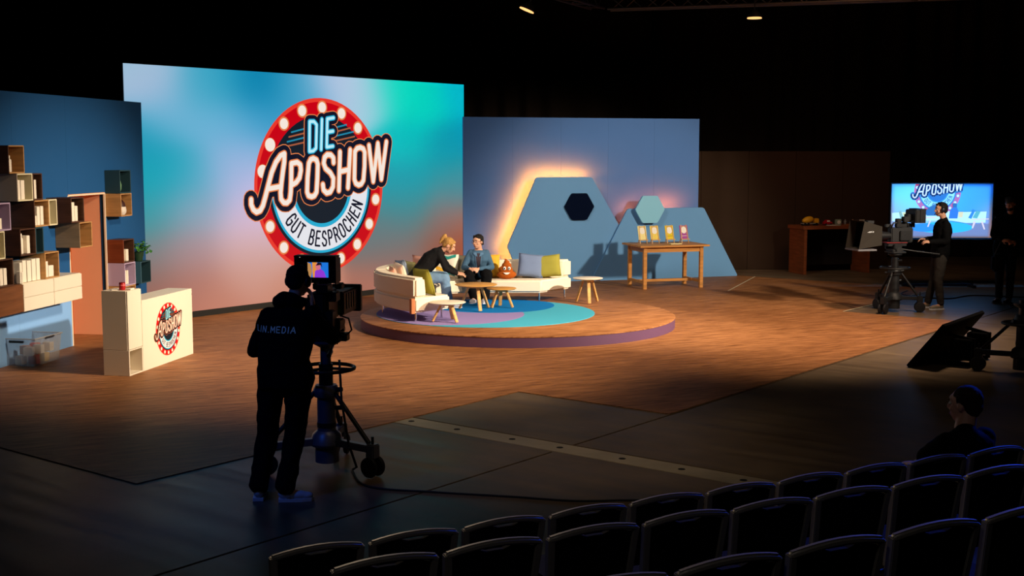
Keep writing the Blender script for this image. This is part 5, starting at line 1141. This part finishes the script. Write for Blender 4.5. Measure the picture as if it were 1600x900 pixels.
# denim woman
denim = mat('denim', '#45647f', .85, spec=.1, bump=.3, bscale=100, var=.15, vscale=6)
p3, g3, H3, j3 = person('woman with glasses in denim shirt and black trousers sitting with folded hands', (-.55, 21.25, PZ + .366),
 dict(neck=(-.560, 21.28, 1.04), shL=(-.405, 21.29, .975), shR=(-.725, 21.27, .975), elL=(-.335, 21.18, .74), wrL=(-.555, 20.98, .73), elR=(-.81, 21.16, .74), wrR=(-.70, 20.97, .73), hipL=(-.45, 21.34, .64), hipR=(-.66, 21.34, .64),
 knL=(-.42, 20.90, .63), knR=(-.72, 20.90, .63), anL=(-.46, 20.90, .27), anR=(-.62, 20.93, .27), toeL=(-.47, 20.76, .215), toeR=(-.66, 20.80, .215), chest=(-.555, 21.28, .88), waist=(-.555, 21.32, .76)),
 (-.55, -.8, -.05), (-.575, 21.24, 1.165), denim, mat('trouser_black3', '#0e0e10', .9, spec=.1), whs, hair_dark, hairstyle='low', female=True, glasses=True, vox=.008, hands=(('L', (-.9, -.35, .0), (.1, -.6, .8), .7, -1), ('R', (.9, -.35, 0), (-.1, -.6, .8), .7, 1)), cloth_t=.03, seed=12, wide=.02, fold=.008)
def lay_grid(name, fn, nu, nv, garment, parent, nd, m, off=.005, label=None):
    from mathutils.bvhtree import BVHTree
    me = garment.data; tree = BVHTree.FromPolygons([v.co.copy() for v in me.vertices], [tuple(p.vertices) for p in me.polygons]); vs = []
    for a in range(nu + 1):
        for c in range(nv + 1):
            p = Vector(fn(a / nu, c / nv)); hit = tree.ray_cast(p + nd * .5, -nd); q = hit[0] if hit[0] is not None else p; vs.append(q + nd * off)
    b = MB(); b.add(vs, [(a * (nv + 1) + c, a * (nv + 1) + c + 1, (a + 1) * (nv + 1) + c + 1, (a + 1) * (nv + 1) + c) for a in range(nu) for c in range(nv)])
    return b.build(name, m, parent, smooth=True, label=label)
N3 = Vector((0, -1, .15)).normalized(); cx3 = -.012
lay_grid('undershirt', lambda u, v: (cx3 + (u - .5) * (.028 + .07 * v), 0, .16 + .27 * v), 6, 10, g3, p3, N3, mat('plaid', '#3a2e38', .8, var=.5, vscale=60), label='dark checked shirt under the denim')
for s_3 in (-1, 1):
    lay_grid('collar', lambda u, v: (cx3 + s_3 * (.035 + .05 * u - .02 * v * (1 - u)), 0, .445 - .075 * v * (1 - .6 * u)), 4, 4, g3, p3, N3, mat('denim_light', '#55789a', .85), .011)
    lay_grid('shirt_placket', lambda u, v: (cx3 + s_3 * (.016 + .034 * v + .010 * u), 0, .12 + .28 * v), 1, 8, g3, p3, N3, mat('denim_light', '#55789a', .85), .009)
# far camera operator (profile, facing left)
grey_tr = mat('trouser_grey', '#3c3835', .9, spec=.1)
p4, g4, H4, j4 = person('camera operator with headset and grey trousers behind the far camera', (7.22, 21.5, 0),
 dict(neck=(7.33, 21.5, 1.52), shL=(7.32, 21.32, 1.45), shR=(7.32, 21.68, 1.45), elL=(7.30, 21.24, 1.17), wrL=(7.03, 21.26, 1.16), elR=(7.30, 21.76, 1.18), wrR=(7.05, 21.60, 1.18), hipL=(7.28, 21.40, .93), hipR=(7.28, 21.60, .93),
 knL=(7.22, 21.36, .50), knR=(7.24, 21.64, .50), anL=(7.28, 21.36, .10), anR=(7.14, 21.62, .10), toeL=(7.12, 21.32, .048), toeR=(7.00, 21.60, .048)),
 (-1, -.05, -.05), (7.27, 21.5, 1.69), mat('jacket_black4', '#0c0c0e', .9, spec=.1), grey_tr, (mat('shoe_beige', '#8f8470', .6), whs[1]), hair_dark, headset=True, hairstyle='curly', vox=.01, hands=(('L', (-1, 0, .05), (0, -.5, .8), .8, 1), ('R', (-1, -.1, .05), (0, .3, .9), .8, -1)), cloth_t=.03, fold=.009, seed=21)
# man at the right edge
p5, g5, H5, j5 = person('bearded man in black with cap and sling bag at the right edge', (8.70, 22.25, 0),
 dict(neck=(8.76, 22.28, 1.58), shL=(8.94, 22.22, 1.50), shR=(8.54, 22.40, 1.50), elL=(8.96, 22.08, 1.22), wrL=(8.76, 21.98, 1.10), elR=(8.46, 22.24, 1.22), wrR=(8.54, 22.02, 1.13), hipL=(8.80, 22.26, .97), hipR=(8.60, 22.30, .97),
 knL=(8.78, 22.22, .52), knR=(8.58, 22.20, .52), anL=(8.80, 22.28, .10), anR=(8.64, 22.34, .10), toeL=(8.68, 22.16, .048), toeR=(8.52, 22.22, .048)),
 (-.62, -.75, -.3), (8.72, 22.20, 1.755), mat('jacket_black5', '#0b0b0c', .9, spec=.1), mat('cargo', '#15151a', .9), bks, hair_dark, beard=hair_dark, hairstyle='short', vox=.01, hands=(('L', (-.8, -.3, .1), (.2, -.7, .5), .9, -1), ('R', (.5, -.6, .1), (-.3, -.6, .5), .9, 1)), cloth_t=.035, fold=.009, seed=31)
b = MB()
for s in (-1, 1): b.bar(j5['sh' + ('L' if s > 0 else 'R')] + Vector((s * .02, -.07, .03)), j5['sh' + ('L' if s > 0 else 'R')] + Vector((s * .035, -.085, -.16)), .018, .006)
b.build('reflective_strap', mat('reflect_grey', '#7d7d80', .4), p5)
t = thing('baseball_cap', 'dark grey cap worn by the bearded man at the right edge', 'cap', Vector((8.70, 22.25, 0)))
b = MB(); hcx = H5(0, -.02, .075); fz = Matrix.Rotation(math.atan2(-.62, .75) , 3, 'Z'); b.ell(hcx, (.094, .105, .065)); b.build('cap_crown', mat('cap_grey', '#3a3a3c', .9), t, smooth=True)
b = MB(); b.ell(H5(0, .12, .065), (.06, .06, .008)); b.build('cap_peak', MATS['cap_grey'], t, smooth=True)
t = thing('sling_bag', 'black bag hanging at the hip of the bearded man', 'bag', (8.46, 22.02, .0))
b = MB(); b.box((0, 0, .74), (.20, .16, .30)); b.build('bag_body', mat('bag_black', '#101013', .9), t, bevel=.04); b = MB(); b.tube([(-.05, 0, .88), (.05, .02, 1.1), (.10, .03, 1.14)], .008, 6); b.build('strap', mat('bag_strap', '#55555a', .8), t, smooth=True)
# seated spectator
cu = Vector((2.90, 7.90, 0))
p6, g6, H6, j6 = person('man with cropped hair in black T-shirt sitting in the front row, seen from behind', (2.90, 7.92, .47),
 dict(neck=(2.87, 7.89, .935), shL=(2.70, 7.78, .86), shR=(3.04, 7.95, .86), elL=(2.60, 7.98, .66), wrL=(2.62, 8.2, .62), elR=(3.06, 8.14, .66), wrR=(2.88, 8.3, .62), hipL=(2.82, 7.90, .55), hipR=(2.99, 7.99, .55),
 knL=(2.58, 8.30, .54), knR=(2.80, 8.40, .54), anL=(2.56, 8.36, .10), anR=(2.78, 8.46, .10), toeL=(2.50, 8.50, .048), toeR=(2.72, 8.60, .048)),
 (-.72, .68, -.05), (2.875, 7.93, 1.075), mat('tshirt_black', '#08080a', .9, spec=.08), tb, bks, mat('hair_brown', '#2c1c14', .8, bump=.5, bscale=150), sleeve='short', vox=.0095, hands=(('L', (.2, 1, -.1), (0, 0, 1), .5, 1), ('R', (-.4, .9, -.1), (0, 0, 1), .5, -1)), cloth_t=.03, neck_r=.06, seed=41)

bpy.data.scenes.remove(WS)
